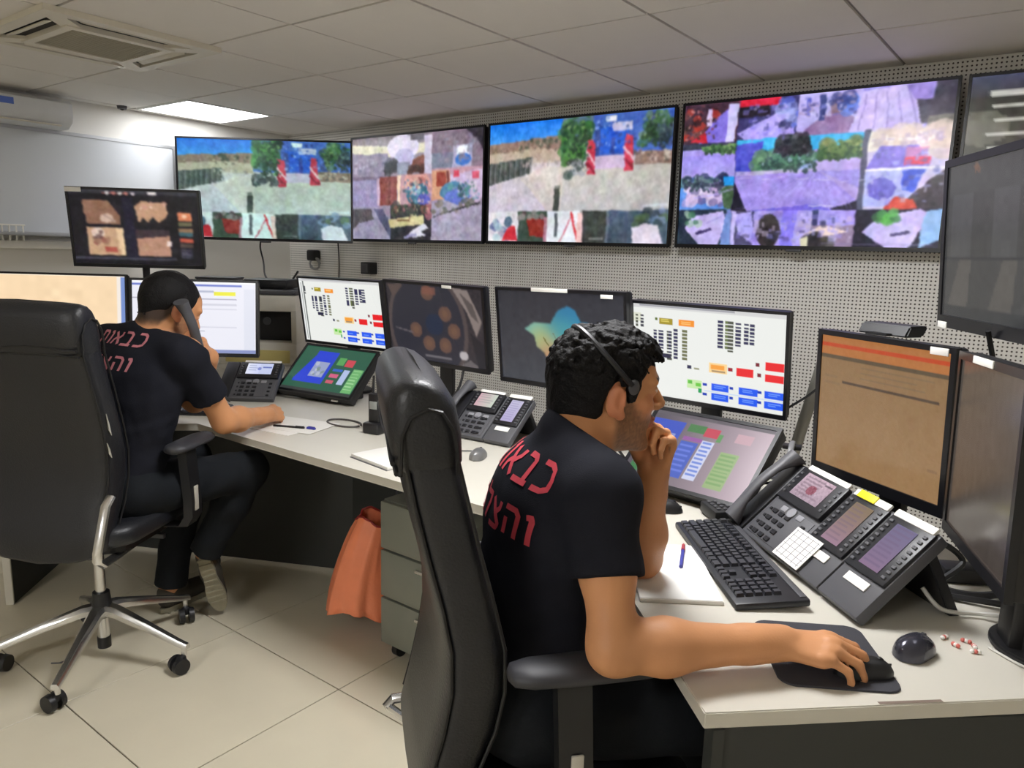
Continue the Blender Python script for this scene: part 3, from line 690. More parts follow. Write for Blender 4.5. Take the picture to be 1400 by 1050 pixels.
    c.rect(.235, .76, .715, 1, (170, 156, 238)).rect(.235, .76, .33, 1, (74, 70, 110)).poly([(.25, .78), (.32, .76), (.34, 1), (.27, .92)], (178, 168, 244)).rect(.235, .76, .255, 1, (190, 180, 240)).poly([(.32, .98), (.34, .82), (.42, .76), (.46, .8), (.4, .98)], (150, 130, 214)).ell(.39, .9, .05, .12, (54, 46, 52)).ell(.4, .92, .03, .08, (36, 30, 36)).rect(.44, .76, .5, 1, (146, 134, 250)).poly([(.5, .78), (.56, .77), (.55, .98), (.49, 1)], (190, 176, 246)).rect(.555, .76, .58, .9, (60, 60, 110)).rect(.56, .86, .715, 1, (150, 128, 160)).poly([(.53, .92), (.6, .86), (.69, .9), (.62, .93)], (246, 220, 216)).blobs(.54, .94, .64, .99, 10, [(40, 34, 44), (60, 54, 50)], (.02, .035)).poly([(.52, .95), (.55, .93), (.55, 1), (.52, 1)], (226, 220, 190))
    c.rect(.715, .76, 1, 1, K).poly([(.74, .9), (.8, .8), (.93, .76), (.97, .8), (.9, 1), (.82, 1)], (200, 186, 242)).blobs(.77, .77, .85, .83, 12, [(90, 180, 80), (60, 120, 70)], (.01, .02)).line(.84, .92, .9, .9, .02, (70, 60, 110)).poly([(.95, .77), (1, .76), (1, .95), (.93, 1)], (150, 190, 240)).rect(.6, .975, .98, .982, (150, 140, 190), .6)
    c.trees(.33, .38, .55, .5, 170, (50, 74, 70), (84, 130, 104), (150, 176, 190)).trees(.40, .27, .53, .39, 120, (26, 28, 36), (46, 52, 60), (84, 84, 96)).trees(.57, .32, .71, .43, 130, (50, 76, 50), (96, 124, 70), (150, 160, 100)).trees(.1, .29, .235, .36, 60).trees(.0, .52, .2, .62, 60, (40, 50, 70), (80, 110, 110), (140, 160, 190))
    c.clutter(.24, .03, .46, .3, 46, [(120, 110, 220), (190, 180, 246), (60, 60, 130), (150, 140, 230)], (.006, .025), .5).clutter(.47, .02, .7, .16, 50, [(206, 200, 246), (120, 120, 206), (60, 60, 120), (170, 150, 190)], (.005, .02), .6).clutter(.0, .02, .15, .26, 50, [(150, 60, 60), (60, 40, 50), (206, 150, 150), (90, 60, 70)], (.005, .016), .7)
    c.clutter(.74, .27, .99, .38, 50, [(255, 250, 244), (210, 190, 200), (180, 160, 190)], (.008, .03), .6).clutter(.73, .38, .99, .74, 60, [(206, 206, 246), (130, 124, 220), (90, 90, 160), (170, 176, 240)], (.006, .025), .5).clutter(.25, .77, .71, .98, 90, [(190, 180, 250), (120, 110, 200), (60, 56, 90), (160, 150, 236), (206, 190, 220)], (.006, .03), .5)
    for k in range(26): c.line(.25+.018*k, .75, .47+.006*k, .53, .004, [(150, 134, 220), (186, 172, 250)][k % 2], .5)
    for k in range(5): c.line(.25+.1*k, .535+.01*k, .33+.1*k, .53+.01*k, .004, (222, 214, 250), .7)
    c.rect(.235, .0, .2385, 1, (60, 56, 110), .6).rect(0, .275, .235, .285, (50, 46, 90), .7)
    return c.photo(.0035, 8).blur(1)
def pic_log(W=110, H=64):
    c = Canvas(W, H, (54, 52, 48)); c.grad(0, 0, 1, .12, (70, 74, 100), (58, 58, 62)).grad(0, .25, .4, .8, (74, 72, 64), (50, 48, 44))
    c.ell(.05, .3, .08, .1, (150, 146, 132), .5)
    for k in range(11): c.rect(.06+.01*(k % 3), .1+k*.075, .14+.08*RNG.random(), .12+k*.075, (214, 212, 204), .9)
    c.rect(.5, .1, .56, .9, (240, 240, 232)).rows(.62, .1, .95, .9, 14, (150, 150, 146))
    return c.photo(.002, 5)
def pic_four(W=120, H=72):
    c = Canvas(W, H, (20, 18, 26)); SK = (150, 108, 86)
    c.rect(.0, 0, 1, .05, (52, 52, 60)).rows(.26, .035, .52, .06, 1, (200, 120, 110)).rect(.62, .02, .68, .055, (222, 214, 214))
    for k in range(5): c.ell(.3+.05*k, .045, .015, .02, (190, 120, 112) if k % 2 else (214, 206, 204))
    c.poly([(.10, .14), (.3, .14), (.38, .3), (.38, .46), (.12, .46)], (142, 104, 84)).poly([(.3, .14), (.40, .2), (.39, .36)], (34, 30, 38)).ell(.28, .38, .05, .06, (206, 176, 158)).line(.26, .34, .34, .42, .03, (180, 150, 140))
    c.poly([(.5, .2), (.56, .14), (.74, .16), (.76, .3), (.7, .42), (.52, .42)], (188, 146, 116)).poly([(.52, .46), (.56, .36), (.6, .42), (.64, .34), (.68, .42), (.74, .36), (.76, .46)], (28, 24, 30)).blobs(.55, .15, .74, .26, 10, [(230, 206, 186), (200, 150, 130)], (.01, .02))
    c.rect(.12, .5, .40, .88, (196, 158, 126)).ell(.2, .58, .05, .08, (222, 200, 186)).blobs(.16, .56, .28, .72, 10, [(130, 60, 60), (150, 110, 90), (90, 60, 60)], (.015, .03)).rect(.24, .76, .34, .84, (160, 60, 56), .8).poly([(.34, .5), (.40, .5), (.40, .88), (.37, .88)], (232, 200, 160))
    c.rect(.5, .52, .76, .88, (178, 134, 112)).poly([(.5, .52), (.76, .52), (.76, .6), (.5, .64)], (58, 46, 52)).rect(.73, .66, .765, .74, (230, 210, 204))
    c.rect(.41, .1, .49, .92, (26, 24, 44)).rect(.0, .9, .8, .93, (70, 70, 84))
    for v, k in ((.28, (216, 130, 92)), (.40, (110, 106, 80)), (.48, (140, 110, 84)), (.545, (60, 96, 106)), (.62, (190, 88, 70)), (.69, (84, 70, 66))): c.rect(.83, v, .94, v+.055+(.05 if v < .3 else 0), k)
    c.ell(.885, .33, .02, .025, (240, 200, 170)).rect(.83, .76, .93, .9, (40, 40, 54)).rows(.84, .78, .92, .9, 4, (90, 90, 104))
    return c.photo(.004, 5).blur(1)
def pic_peach(W=100, H=60):
    c = Canvas(W, H, (250, 220, 180)); c.speck(0, 0, 1, 1, 3, 6).blur(3).rect(.965, 0, 1, 1, (120, 146, 206)).rect(.93, 0, .965, 1, (246, 236, 226)).rect(0, 0, 1, .02, (255, 240, 220))
    return c
def pic_form(W=120, H=72):
    c = Canvas(W, H, (236, 236, 246)); c.rect(0, .0, 1, .03, (250, 250, 252)).rect(0, .04, .88, .075, (112, 128, 206)).rows(.3, .12, .7, .18, 1, (170, 176, 200)).rect(.66, .145, .83, .2, (240, 236, 60)).rect(.42, .15, .5, .19, (244, 240, 120)).rect(.0, .235, .84, .255, (170, 166, 186))
    for k in range(11): c.rect(.04, .33+k*.05, .84, .334+k*.05, (206, 206, 220), .8); 
    c.rect(.4, .3, .84, .3333, (196, 196, 210), .6).rows(.05, .34, .6, .88, 11, (176, 180, 196), .3, .7, .7).rect(.90, .1, .98, .94, (226, 228, 240)).rect(0, .95, 1, 1, (140, 150, 196))
    return c
def pic_board(W=150, H=94, cut=True):
    """a white status board with coloured boxes"""
    c = Canvas(W, H, (236, 238, 234)); NV = (40, 40, 78); c.rect(0, 0, 1, .045, (214, 214, 214)).rows(.05, .01, .9, .035, 1, (150, 150, 160))
    def col(u, v0, n, w_=.03, k=NV, h=.026, gap=.036):
        for i in range(n): c.rect(u, v0+i*gap, u+w_, v0+i*gap+h, k, .95)
    c.rect(.0, .1, .06, .2, (222, 224, 206)); col(.015, .12, 4, .02, (80, 84, 70)); col(.055, .12, 4, .02, (60, 60, 70))
    c.rect(.16, .145, .175, .17, (90, 110, 40)).rect(.19, .14, .28, .205, (164, 146, 40)).rect(.325, .145, .43, .21, (244, 146, 40)).rows(.2, .155, .27, .19, 2, (240, 226, 120), .5).rows(.34, .16, .42, .2, 2, (255, 210, 140), .5)
    col(.15, .27, 6, .018); col(.185, .27, 7, .03); col(.24, .27, 9, .035, (70, 74, 60)); col(.255, .27, 8, .018); col(.29, .25, 9, .03); col(.345, .25, 9, .035, (104, 106, 70)); c.rect(.2, .52, .27, .57, (36, 34, 64))
    col(.585, .115, 8, .03); col(.63, .115, 8, .018, (96, 110, 60)); col(.65, .115, 9, .03, (70, 74, 60)); col(.695, .12, 7, .034); col(.745, .12, 6, .03); col(.78, .125, 6, .034)
    c.rect(.385, .615, .41, .655, NV).rect(.43, .63, .465, .655, (150, 150, 120))
    c.rect(.53, .56, .65, .66, (250, 214, 150)).rect(.54, .575, .63, .62, (246, 160, 60)).rows(.55, .63, .64, .66, 1, (150, 120, 90))
    c.rect(.655, .585, .68, .62, (150, 20, 40)).rect(.705, .58, .81, .66, (232, 28, 34)).rect(.835, .6, .86, .64, (120, 20, 40)).rect(.825, .5, .85, .54, (120, 20, 40)).rect(.88, .485, .995, .57, (232, 28, 34)).rect(.88, .605, .995, .68, (232, 28, 34))
    c.rect(.38, .76, .48, .86, (200, 232, 170)).rect(.39, .775, .42, .81, (90, 190, 60)).rect(.44, .79, .475, .83, (110, 200, 70)).rect(.46, .85, .48, .9, (40, 160, 90))
    for v in (.775, .875):
        for u in (.545, .725, .885): c.rect(u, v, u+.115, v+.075, (40, 92, 240)).rows(u+.02, v+.02, u+.1, v+.06, 2, (130, 170, 255), .4)
        for u in (.49, .665, .84): c.rect(u, v+.01, u+.025, v+.04, (22, 60, 180))
    c.rect(.5, .86, .995, .868, (180, 206, 250), .7)
    if not cut: c.rect(0, .05, .06, 1, (238, 240, 238)).rect(.05, .05, .058, 1, (100, 106, 104)).rect(.022, .08, .034, .98, (120, 124, 122))
    return c
def pic_radar(W=130, H=82):
    c = Canvas(W, H, (46, 42, 46)); c.speck(0, 0, 1, 1, 3, 3).ell(.42, .56, .40, .74, (40, 40, 50)).ring(.42, .56, .40, .74, .05, (76, 66, 66)).poly([(.70, .0), (.86, .03), (.98, .4), (.92, .6), (.84, .3)], (128, 116, 112)).poly([(.78, .06), (.9, .2), (.95, .42), (.88, .34)], (84, 76, 74)).poly([(.02, .02), (.2, .02), (.08, .2)], (84, 70, 66))
    for u, v in ((.45, .10), (.62, .35), (.70, .56), (.6, .76), (.43, .76), (.3, .6)): c.ell(u, v, .065, .10, (96, 70, 60)).ell(u, v, .03, .05, (106, 78, 62))
    c.rect(.4, .02, .54, .12, (122, 78, 66), .8).ell(.5, .5, .09, .14, (30, 40, 62)).line(.08, .6, .26, .64, .02, (100, 92, 96)).rows(.38, .91, .66, .95, 1, (140, 134, 136), .8, .1).ell(.78, .86, .045, .06, (176, 170, 172)).poly([(.84, .9), (.96, 1), (.74, 1)], (96, 90, 92)).poly([(.86, .55), (1, .7), (1, 1), (.92, 1)], (30, 28, 34))
    return c.blur(1)
def pic_map(W=130, H=80):
    c = Canvas(W, H, (54, 56, 62)); c.grad(0, 0, 1, 1, (46, 46, 52), (64, 66, 72)).speck(0, 0, 1, 1, 2, 4)
    c.poly([(.22, .42), (.3, .34), (.44, .34), (.5, .2), (.58, .14), (.64, .18), (.68, .3), (.74, .3), (.76, .42), (.7, .5), (.66, .62), (.58, .66), (.54, .62), (.5, .8), (.44, .82), (.38, .66), (.32, .6), (.3, .48)], (80, 150, 150)); isl = c.last
    for (u, v, r, k) in ((.58, .22, .16, (34, 106, 160)), (.7, .35, .13, (40, 120, 170)), (.3, .4, .10, (120, 176, 170)), (.36, .52, .11, (170, 184, 120)), (.48, .58, .10, (190, 186, 120)), (.44, .74, .13, (206, 130, 92)), (.56, .42, .12, (70, 150, 160))):
        d = np.exp(-(((c.U-u)/r)**2+((c.V-v)/(r*1.5))**2)); c.a[isl] = (c.a*(1-d[..., None]*.85)+np.array(k)*d[..., None]*.85)[isl]
    c.blur(1).line(.38, .50, .42, .58, .02, (120, 120, 70)).line(.46, .44, .52, .6, .012, (110, 130, 110))
    return c
def pic_touch(W=110, H=72, pale=False):
    if not pale:
        c = Canvas(W, H, (46, 92, 72)); c.rect(0, .93, 1, 1, (56, 60, 58)).rect(.22, .1, .52, .8, (44, 70, 200)).poly([(.1, .75), (.24, .1), (.45, .1), (.45, .8), (.1, .8)], (40, 66, 206)).rect(.27, .34, .47, .66, (150, 160, 196)).blobs(.29, .38, .45, .62, 10, [(190, 196, 206), (120, 140, 130)], (.015, .03))
        c.rect(.56, .2, .66, .36, (90, 160, 90)).rect(.68, .22, .8, .38, (200, 72, 84)).rect(.56, .44, .7, .5, (60, 100, 190)).rect(.56, .56, .68, .64, (206, 96, 130)).rect(.56, .7, .66, .76, (200, 90, 110)).rect(.72, .44, .8, .76, (176, 190, 226)).rect(.84, .4, .97, .92, (110, 176, 110)).rows(.85, .43, .96, .9, 7, (170, 216, 160), .3, .2)
    else:
        c = Canvas(W, H, (110, 98, 106)); c.grad(0, 0, 1, 1, (84, 78, 86), (190, 168, 178), True).rect(0, 0, 1, .06, (96, 90, 96)).rect(.02, .12, .3, .7, (60, 84, 190)).rect(.1, .3, .26, .56, (140, 150, 200)).rect(.05, .72, .28, .9, (60, 120, 70))  # grey to lilac gradient is a reflection painted into the screen picture
        c.rect(.34, .12, .48, .24, (72, 124, 72)).rect(.48, .14, .6, .26, (196, 66, 84)).rect(.6, .2, .64, .3, (96, 150, 90)).rect(.34, .3, .5, .36, (150, 90, 160)).rect(.34, .38, .48, .88, (72, 96, 190)).rows(.35, .42, .47, .84, 6, (110, 130, 220), .4, .2).rect(.5, .32, .60, .86, (206, 210, 236)).rows(.51, .34, .595, .84, 9, (90, 120, 210), .45, .2).rect(.68, .42, .83, .9, (150, 176, 120)).rows(.69, .44, .82, .88, 8, (120, 160, 96), .5, .15).rect(.74, .14, .86, .26, (196, 160, 170)).rect(.3, .7, .97, .72, (90, 84, 90), .0)
    return c
def pic_tan(W=120, H=104):
    c = Canvas(W, H, (146, 112, 74)); c.grad(0, 0, 1, .14, (168, 110, 62), (176, 112, 60)).rect(0, .055, 1, .085, (186, 72, 36)).rect(0, .145, 1, .17, (92, 78, 58)).grad(0, .17, 1, 1, (140, 110, 76), (150, 116, 78)).rows(.35, .2, .95, .32, 3, (120, 100, 76), .3, .3, .6).rows(.04, .3, .2, .4, 2, (128, 104, 78), .3, .4, .5)
    c.rect(.2, .325, .94, .345, (84, 68, 54)).rect(.9, .78, .97, .8, (134, 104, 74))
    return c.photo(0, 1.5)
def pic_off_glow(W=80, H=60, ghost=False):
    c = Canvas(W, H, (92, 84, 76)); c.grad(0, 0, 1, 1, (98, 90, 80), (84, 74, 66))  # room reflection on a switched-off screen, painted as a brown gradient
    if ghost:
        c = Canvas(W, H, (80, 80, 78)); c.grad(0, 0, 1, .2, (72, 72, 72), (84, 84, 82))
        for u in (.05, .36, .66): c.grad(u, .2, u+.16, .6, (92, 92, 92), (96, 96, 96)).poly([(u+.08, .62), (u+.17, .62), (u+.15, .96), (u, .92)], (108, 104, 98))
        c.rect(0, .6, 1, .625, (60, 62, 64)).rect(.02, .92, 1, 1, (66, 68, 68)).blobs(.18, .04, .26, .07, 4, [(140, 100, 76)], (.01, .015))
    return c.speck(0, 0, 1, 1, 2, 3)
def pic_phone(k):
    if k == 'red': return Canvas(44, 30, (190, 164, 176)).grad(0, 0, 1, 1, (206, 178, 192), (172, 150, 164)).rows(.08, .1, .9, .9, 6, (150, 126, 140), .4, .4).ell(.5, .55, .14, .2, (150, 84, 100)).rect(.7, .12, .95, .2, (110, 92, 104)).speck(0, 0, 1, 1, 8, 2)
    if k == 'lcd': return Canvas(44, 30, (196, 204, 236)).grad(0, 0, .5, 1, (226, 230, 246), (206, 212, 246), True).rect(.62, .3, .95, .42, (110, 124, 190)).ell(.5, .5, .08, .14, (130, 140, 206)).rows(.1, .2, .5, .8, 3, (150, 160, 200), .4)
    if k == 'pale': return Canvas(44, 30, (206, 206, 200)).grad(0, 0, 1, 0.99, (206, 168, 176), (200, 210, 196), True).rows(.1, .1, .9, .8, 4, (170, 164, 164), .4)
    if k == 'violet': return Canvas(24, 48, (130, 110, 140)).grad(0, 0, 1, 1, (106, 100, 134), (134, 108, 136)).rows(.1, .04, .9, .96, 9, (110, 92, 124), .4, .3, .6)
    if k == 'tan': return Canvas(24, 48, (140, 120, 120)).grad(0, 0, 1, 1, (130, 112, 84), (156, 124, 144)).rows(.1, .04, .9, .96, 9, (120, 100, 116), .4, .3, .5)
    return Canvas(24, 48, (190, 184, 214)).grad(0, 0, 1, 1, (196, 192, 216), (180, 170, 210)).rows(.1, .04, .9, .96, 9, (150, 144, 190), .4, .3, .5)
# ------------------------------------------------------------------ the console desk
m_top = mat('worktop_laminate', (204, 200, 188), rough=0.38, noise=7, mottle=0.04)
m_panel = mat('panel_dark_grey', (50, 52, 50), rough=0.55)
A, B_, C_, D_ = (-.39, 1.04), (-.905, 1.555), (-2.72, 1.555), (-3.25, 1.02)
G_, H_, E1, E0 = (.258, 1.661), (-.58, 2.5), (-3.19, 2.5), (-3.96, 1.73)
t = thing('control_desk', 'long white angled control room desk with dark grey panels', 'desk', (-1.8, 1.9, 0))
loc = lambda p: (p[0]+1.8, p[1]-1.9)
part('worktop', MB().prism([loc(p) for p in (A, G_, H_, E1, E0, D_, C_, B_)], .712, .74, None, .002), m_top, t)
def wallp(name, p, q, z0, z1, th, m, par=None, lab=None):
    p, q = Vector(loc(p)), Vector(loc(q)); d = (q-p).normalized(); n = Vector((-d.y, d.x))*th
    return part(name, MB().prism([tuple(p), tuple(q), tuple(q+n), tuple(p+n)], z0, z1, None, .001), m, par or t, lab)
wallp('end_panel', (-.375, 1.065), (.20, 1.60), .0, .711, .025, m_panel)
wallp('side_panel', (-.40, 1.07), (-.378, 1.05), .0, .711, .02, m_panel)
wallp('back_panel', (-.45, 2.25), (-1.2, 2.12), .02, .711, .018, m_panel)
wallp('back_panel', (-1.2, 2.12), (-2.45, 2.12), .02, .711, .018, m_panel)
wallp('back_panel', (-2.45, 2.12), (-3.5, 1.6), .02, .711, .018, m_panel)
wallp('end_panel', (-3.27, 1.025), (-3.93, 1.69), .0, .711, -.028, m_panel)
wallp('edge_strip', (-3.262, 1.018), (-3.268, 1.024), .0, .711, -.03, m_top, None, 'white edging strip of the far end panel')
part('scuff', MB().prism([(1.62, -.655), (1.70, -.58), (1.695, -.575), (1.615, -.65)], .7402, .7405), mat('scuff_brown', (120, 104, 92), rough=0.8), t, 'dark worn scuff near the end edge')

t = thing('drawer_pedestal', 'grey three-drawer pedestal on castors under the desk', 'drawer unit', (-1.63, 1.94, 0))
part('carcass', MB().box((0, .01, .325), (.42, .46, .53), .004), mat('pedestal_grey', (112, 114, 106), rough=0.5), t)
for k in range(3):
    d = part('drawer', MB().box((0, -.229, .15+.176*k), (.414, .018, .168), .003), mat('pedestal_front', (120, 122, 112), rough=0.45), t)
    part('handle', MB().box((.02, -.242, .205+.176*k), (.11, .012, .012), .003), m_chrome, d)
for x in (-.17, .17):
    for y in (-.18, .2):
        part('castor', MB().cyl((x-.012, y, .03), (x+.012, y, .03), .0295, None, 18).box((x, y, .055), (.03, .04, .012), .003), m_black, t)
m_bag = mat('bag_orange', (240, 140, 100), rough=0.35, bump=(40, .5), mottle=0.1)
t = thing('waste_bag', 'orange plastic rubbish bag hanging beside the drawer pedestal', 'bag', (-2.02, 1.76, 0))
rings = []
for k in range(13):
    s = k/12; z = .47-.36*s; wx, wy = .075+.055*s**.7, .06+.045*s**.8
    ring = []
    for a in np.linspace(0, 2*math.pi, 41)[:-1]:
        f = 1+.10*math.sin(7*a+s*2)*(.4+.6*s)+.05*math.sin(13*a)
        ring.append((wx*f*math.cos(a)+.05*(1-s)**2, wy*f*math.sin(a)+.04*(1-s)**2, z-.03*s*math.sin(2*a+.6)+.015*(1-s)*math.sin(3*a)))
    rings.append(ring)
last = [(x*.25, y*.25, .105) for x, y, z in rings[-1]]
mb = MB().loft(rings+[last], caps=False); part('bag_body', mb, m_bag, t, ang=80)
part('rim', MB().tube(rings[0], .004, 6, closed=True), mat('bag_rim', (150, 40, 34), rough=0.5), t, 'dark red rolled rim of the bag')
part('wire_hook', MB().tube([(.12, .05, .46), (.14, .06, .5), (.14, .06, .6), (.16, .06, .62), (.178, .06, .60), (.178, .06, .55)], .004, 6), m_grey, t)

# ------------------------------------------------------------------ televisions along the wall
CG = pic_gate(210, 120)
television('television', 'large wall screen angled across the corner above the hanging monitor', (-4.456, 3.095, 1.801), 38.1, 1.17, .668, pic_gate(200, 112, True), .8, wall=.22)
television('television', 'wall screen showing indoor rooms, beside the corner', (-3.575, 3.60, 1.835), 0, 1.20, .70, pic_rooms(), wall=.005)
television('television', 'wall screen showing a blue sky road and gate, above the map monitor', (-2.343, 3.60, 1.837), 0, 1.21, .70, CG, wall=.005)
television('television', 'wall screen with many purple tinted camera pictures', (-1.105, 3.60, 1.838), 0, 1.20, .70, pic_yard(), wall=.005)
television('television', 'dark wall screen listing grey text lines, at the far right end', (.12, 3.60, 1.838), 0, 1.20, .70, pic_log(), wall=.005)

# ------------------------------------------------------------------ desk monitors
monitor('monitor', 'raised black monitor with four brown camera pictures, on a pole', (-3.71, 1.846, 1.502), 42.2, -6.5, 0, .62, .38, pic_four(), .012, .016, foot=False, pole=(0, .10, .80), stickers=((.06, .035, .075, .022),))
monitor('monitor', 'monitor filled with a peach coloured page, behind the left chair', (-3.83, 1.535, 1.103), 40, 5, 0, .60, .367, pic_peach(), .010)
monitor('monitor', 'monitor with a white form page, in front of the man on the phone', (-3.36, 1.925, 1.09), 40, 5.4, 0, .60, .367, pic_form(), .012)
monitor('monitor', 'white status board monitor above the green touch console', (-2.85, 2.385, 1.128), 5.4, -9, 0, .546, .336, pic_board(130, 80, False), .009)
monitor('monitor', 'dark monitor with a round radar-like picture of brown dots', (-2.11, 2.25, 1.136), .3, -9, -.8, .551, .35, pic_radar(), .012, stickers=((.66, .03, .05, .012),))
monitor('monitor', 'dark grey monitor with a coloured island map, behind the thinking man', (-1.50, 2.253, 1.13), -5.8, -6, 1.2, .607, .371, pic_map(), .012, stickers=((.45, .012, .17, .014), (.87, .05, .05, .014)))
monitor('monitor', 'white status board monitor above the grey touch console', (-.954, 2.287, 1.123), -2.1, -9, -.4, .54, .34, pic_board(170, 106), .010)
monitor('monitor', 'squarish monitor with a tan page and orange stripes', (-.364, 1.921, 1.08), -32.8, -3, 0, .403, .376, pic_tan(), .013, .026, stickers=((.9, .03, .045, .016),), back=.06)
monitor('monitor', 'switched-off monitor with a painted dark brown reflection at the near end of the desk', (-.117, 1.573, 1.087), -70, -1, 2.0, .403, .376, pic_off_glow(), .016, .022, off=True, stickers=((.42, .02, .12, .014),), fs=.7)
monitor('monitor', 'big dark grey monitor raised above the near desk end', (-.137, 1.891, 1.489), -60.6, -4, 0, .70, .41, pic_off_glow(100, 60, True), .018, .03, off=True, foot=False, pole=(.10, .10, .78), stickers=((.05, .985, .05, .016),))
console('touch_console', 'green touch console screen tilted on the desk by the writing man', (-2.76, 2.23, .874), 12, 48, -1.5, .43, .29, pic_touch())
console('touch_console', 'grey touch console screen tilted on the desk beside the chin hand', (-.862, 2.056, .868), -9, 48, .8, .4275, .285, pic_touch(pale=True))

# ------------------------------------------------------------------ telephones
desk_phone('desk_telephone', 'grey desk telephone with two display modules before the tan monitor', (-.668, 1.864, .74), -43, 44, 2, pic_phone('red'), [pic_phone('tan'), pic_phone('violet')], True, .265, .138, .235)
t_near = bpy.data.objects['desk_telephone']
S = slope_frame(44)
part('paper_note', MB().box((.265+.012, .046, .0150), (.105, .085, .0015), 0, S), m_white, t_near, 'white gridded paper note stuck on the telephone')
g = MB()
for k in range(6): g.box((.265+.012, .013+k*.0135, .0162), (.095, .0012, .0006), 0, S)
for k in range(5): g.box((.265-.030+k*.021, .046, .0162), (.001, .075, .0006), 0, S)
part('note_lines', g, m_print, t_near, kind='stuff')
part('yellow_marker', MB().box((.265+.055, .233, .0185), (.06, .019, .004), .001, S), mat('marker_yellow', (236, 226, 20), rough=0.5), t_near, 'yellow marked strip')
desk_phone('desk_telephone', 'grey desk telephone with one module between the two chairs', (-1.925, 2.08, .74), 3, 38, 1, pic_phone('pale'), [pic_phone('pale2')], True, .215, .12, .22)
desk_phone('desk_telephone', 'dark desk telephone with lit blue display and empty cradle', (-3.072, 1.838, .74), 36, 38, 0, pic_phone('lcd'), [], False, .27, .13, .22)

# ------------------------------------------------------------------ keyboards and mice
keyboard('keyboard', 'black full size keyboard in front of the near telephone', (-.572, 1.635, .74), -50, True, .47)
keyboard('keyboard', 'black keyboard under the writing arm of the left man', (-2.97, 1.62, .74), 36, False, .40, .14)
t = thing('mouse_pad', 'dark grey mouse mat near the desk corner', 'mouse mat', (-.297, 1.344, .74), -58)
def rrect(w_, h, r, n=6):
    out = []
    for cx, cy, a0 in ((w_/2-r, h/2-r, 0), (-w_/2+r, h/2-r, 90), (-w_/2+r, -h/2+r, 180), (w_/2-r, -h/2+r, 270)):
        for k in range(n+1):
            a = math.radians(a0+90*k/n); out.append((cx+r*math.cos(a), cy+r*math.sin(a)))
    return out
part('mat', MB().prism(rrect(.225, .20, .025), 0, .004, None, .001), mat('mat_cloth', (56, 56, 62), rough=0.85, bump=(900, .2)), t)
mouse('computer_mouse', 'black mouse on the mat under the near man\'s hand', (-.222, 1.318, .744), -48, m_black, .105, .058, .03)
mouse('computer_mouse', 'shiny dark silver mouse on the bare desk beside the mat', (-.166, 1.456, .74), -20, mat('mouse_silver', (74, 74, 84), rough=0.18, metal=0.55), .092, .064, .038)
mouse('computer_mouse', 'black mouse in front of the grey touch console', (-.862, 1.86, .74), -62, m_black, .105, .06, .034)
mouse('computer_mouse', 'silver grey mouse before the middle telephone', (-1.59, 1.925, .74), 20, mat('mouse_grey', (120, 120, 120), rough=0.3, metal=0.3), .095, .06, .034, cable=[(0, .048, .01), (-.03, .07, .004), (-.09, .05, .004), (-.16, .02, .004)])
t = thing('notebook', 'open white paper pad beside the near keyboard', 'paper', (-.664, 1.487, .74), -55)
part('pages', MB().box((0, 0, .004), (.30, .172, .008), .001), m_white, t)
part('top_sheet', MB().prism(rrect(.297, .169, .004), .0084, .0092), mat('paper_white', (238, 238, 234), rough=0.7, mottle=0.01), t)
def pen(label, p, az, cols, L=.14):
    t = thing('ballpoint_pen', label, 'pen', p, az)
    part('barrel', MB().cyl((-L/2, 0, .0045), (L*.22, 0, .0045), .0042), cols[0], t)
    part('cap', MB().cyl((L*.22, 0, .0045), (L/2, 0, .0045), .005, .0046).box((L*.36, 0, .0095), (.035, .003, .002)), cols[1], t)
m_blue = mat('pen_blue', (52, 56, 150), rough=0.35); m_red = mat('pen_red', (160, 52, 60), rough=0.4)
pen('blue ballpoint pen with a reddish end lying on the paper pad', (-.672, 1.568, .7494), 112, (m_blue, m_red), .13)
pen('dark pen lying by the left man\'s writing hand', (-2.405, 1.75, .742), 25, (m_black, m_black), .13)
t = thing('paper_sheets', 'loose white papers under the left man\'s writing hand', 'paper', (-2.47, 1.755, .74), 8)
part('sheet', MB().box((0, 0, .0008), (.30, .21, .0016), 0), m_white, t); part('sheet', MB().box((.05, .03, .0024), (.29, .20, .0012), 0, rotz(.12)), m_white, t)
t = thing('marker_cap', 'small blue pen cap lying on the white desk', 'cap', (-2.32, 1.79, .74), 15)
part('cap_body', MB().cyl((-.018, 0, .006), (.018, 0, .006), .006, .0055), m_blue, t); part('clip', MB().box((.002, 0, .013), (.03, .003, .002)), m_blue, t)
t = thing('notepad', 'white notepad on the desk edge behind the near chair', 'paper', (-1.80, 1.70, .74), -8)
part('pages', MB().box((0, 0, .006), (.21, .15, .012), .001), m_white, t); part('cover_board', MB().box((0, -.002, .0005), (.214, .156, .001)), m_grey, t)
pts = [(-2.31+.085*math.cos(a), 1.945+.05*math.sin(a), .744) for a in np.linspace(.4, 2*math.pi+.1, 14)]
cable('cable_loop', 'thin dark cable loop lying before the green touch console', pts, .004, mat('loop_grey', (66, 60, 58)))
t = thing('handheld_radio', 'small black handheld radio standing in its charger behind the near chair', 'radio', (-2.11, 1.93, .74), 10)
part('charger', MB().box((0, 0, .022), (.075, .07, .044), .008), m_black, t); part('radio_body', MB().box((0, .004, .095), (.052, .034, .12), .007), m_black, t)
part('antenna', MB().cyl((-.016, .006, .15), (-.016, .012, .22), .006, .0045), m_black, t); part('knob', MB().cyl((.012, .004, .15), (.012, .004, .168), .007), m_grey, t)
part('display', MB().box((0, -.014, .11), (.034, .003, .03), .001), mat('radio_display', (150, 154, 150), rough=0.3), t)

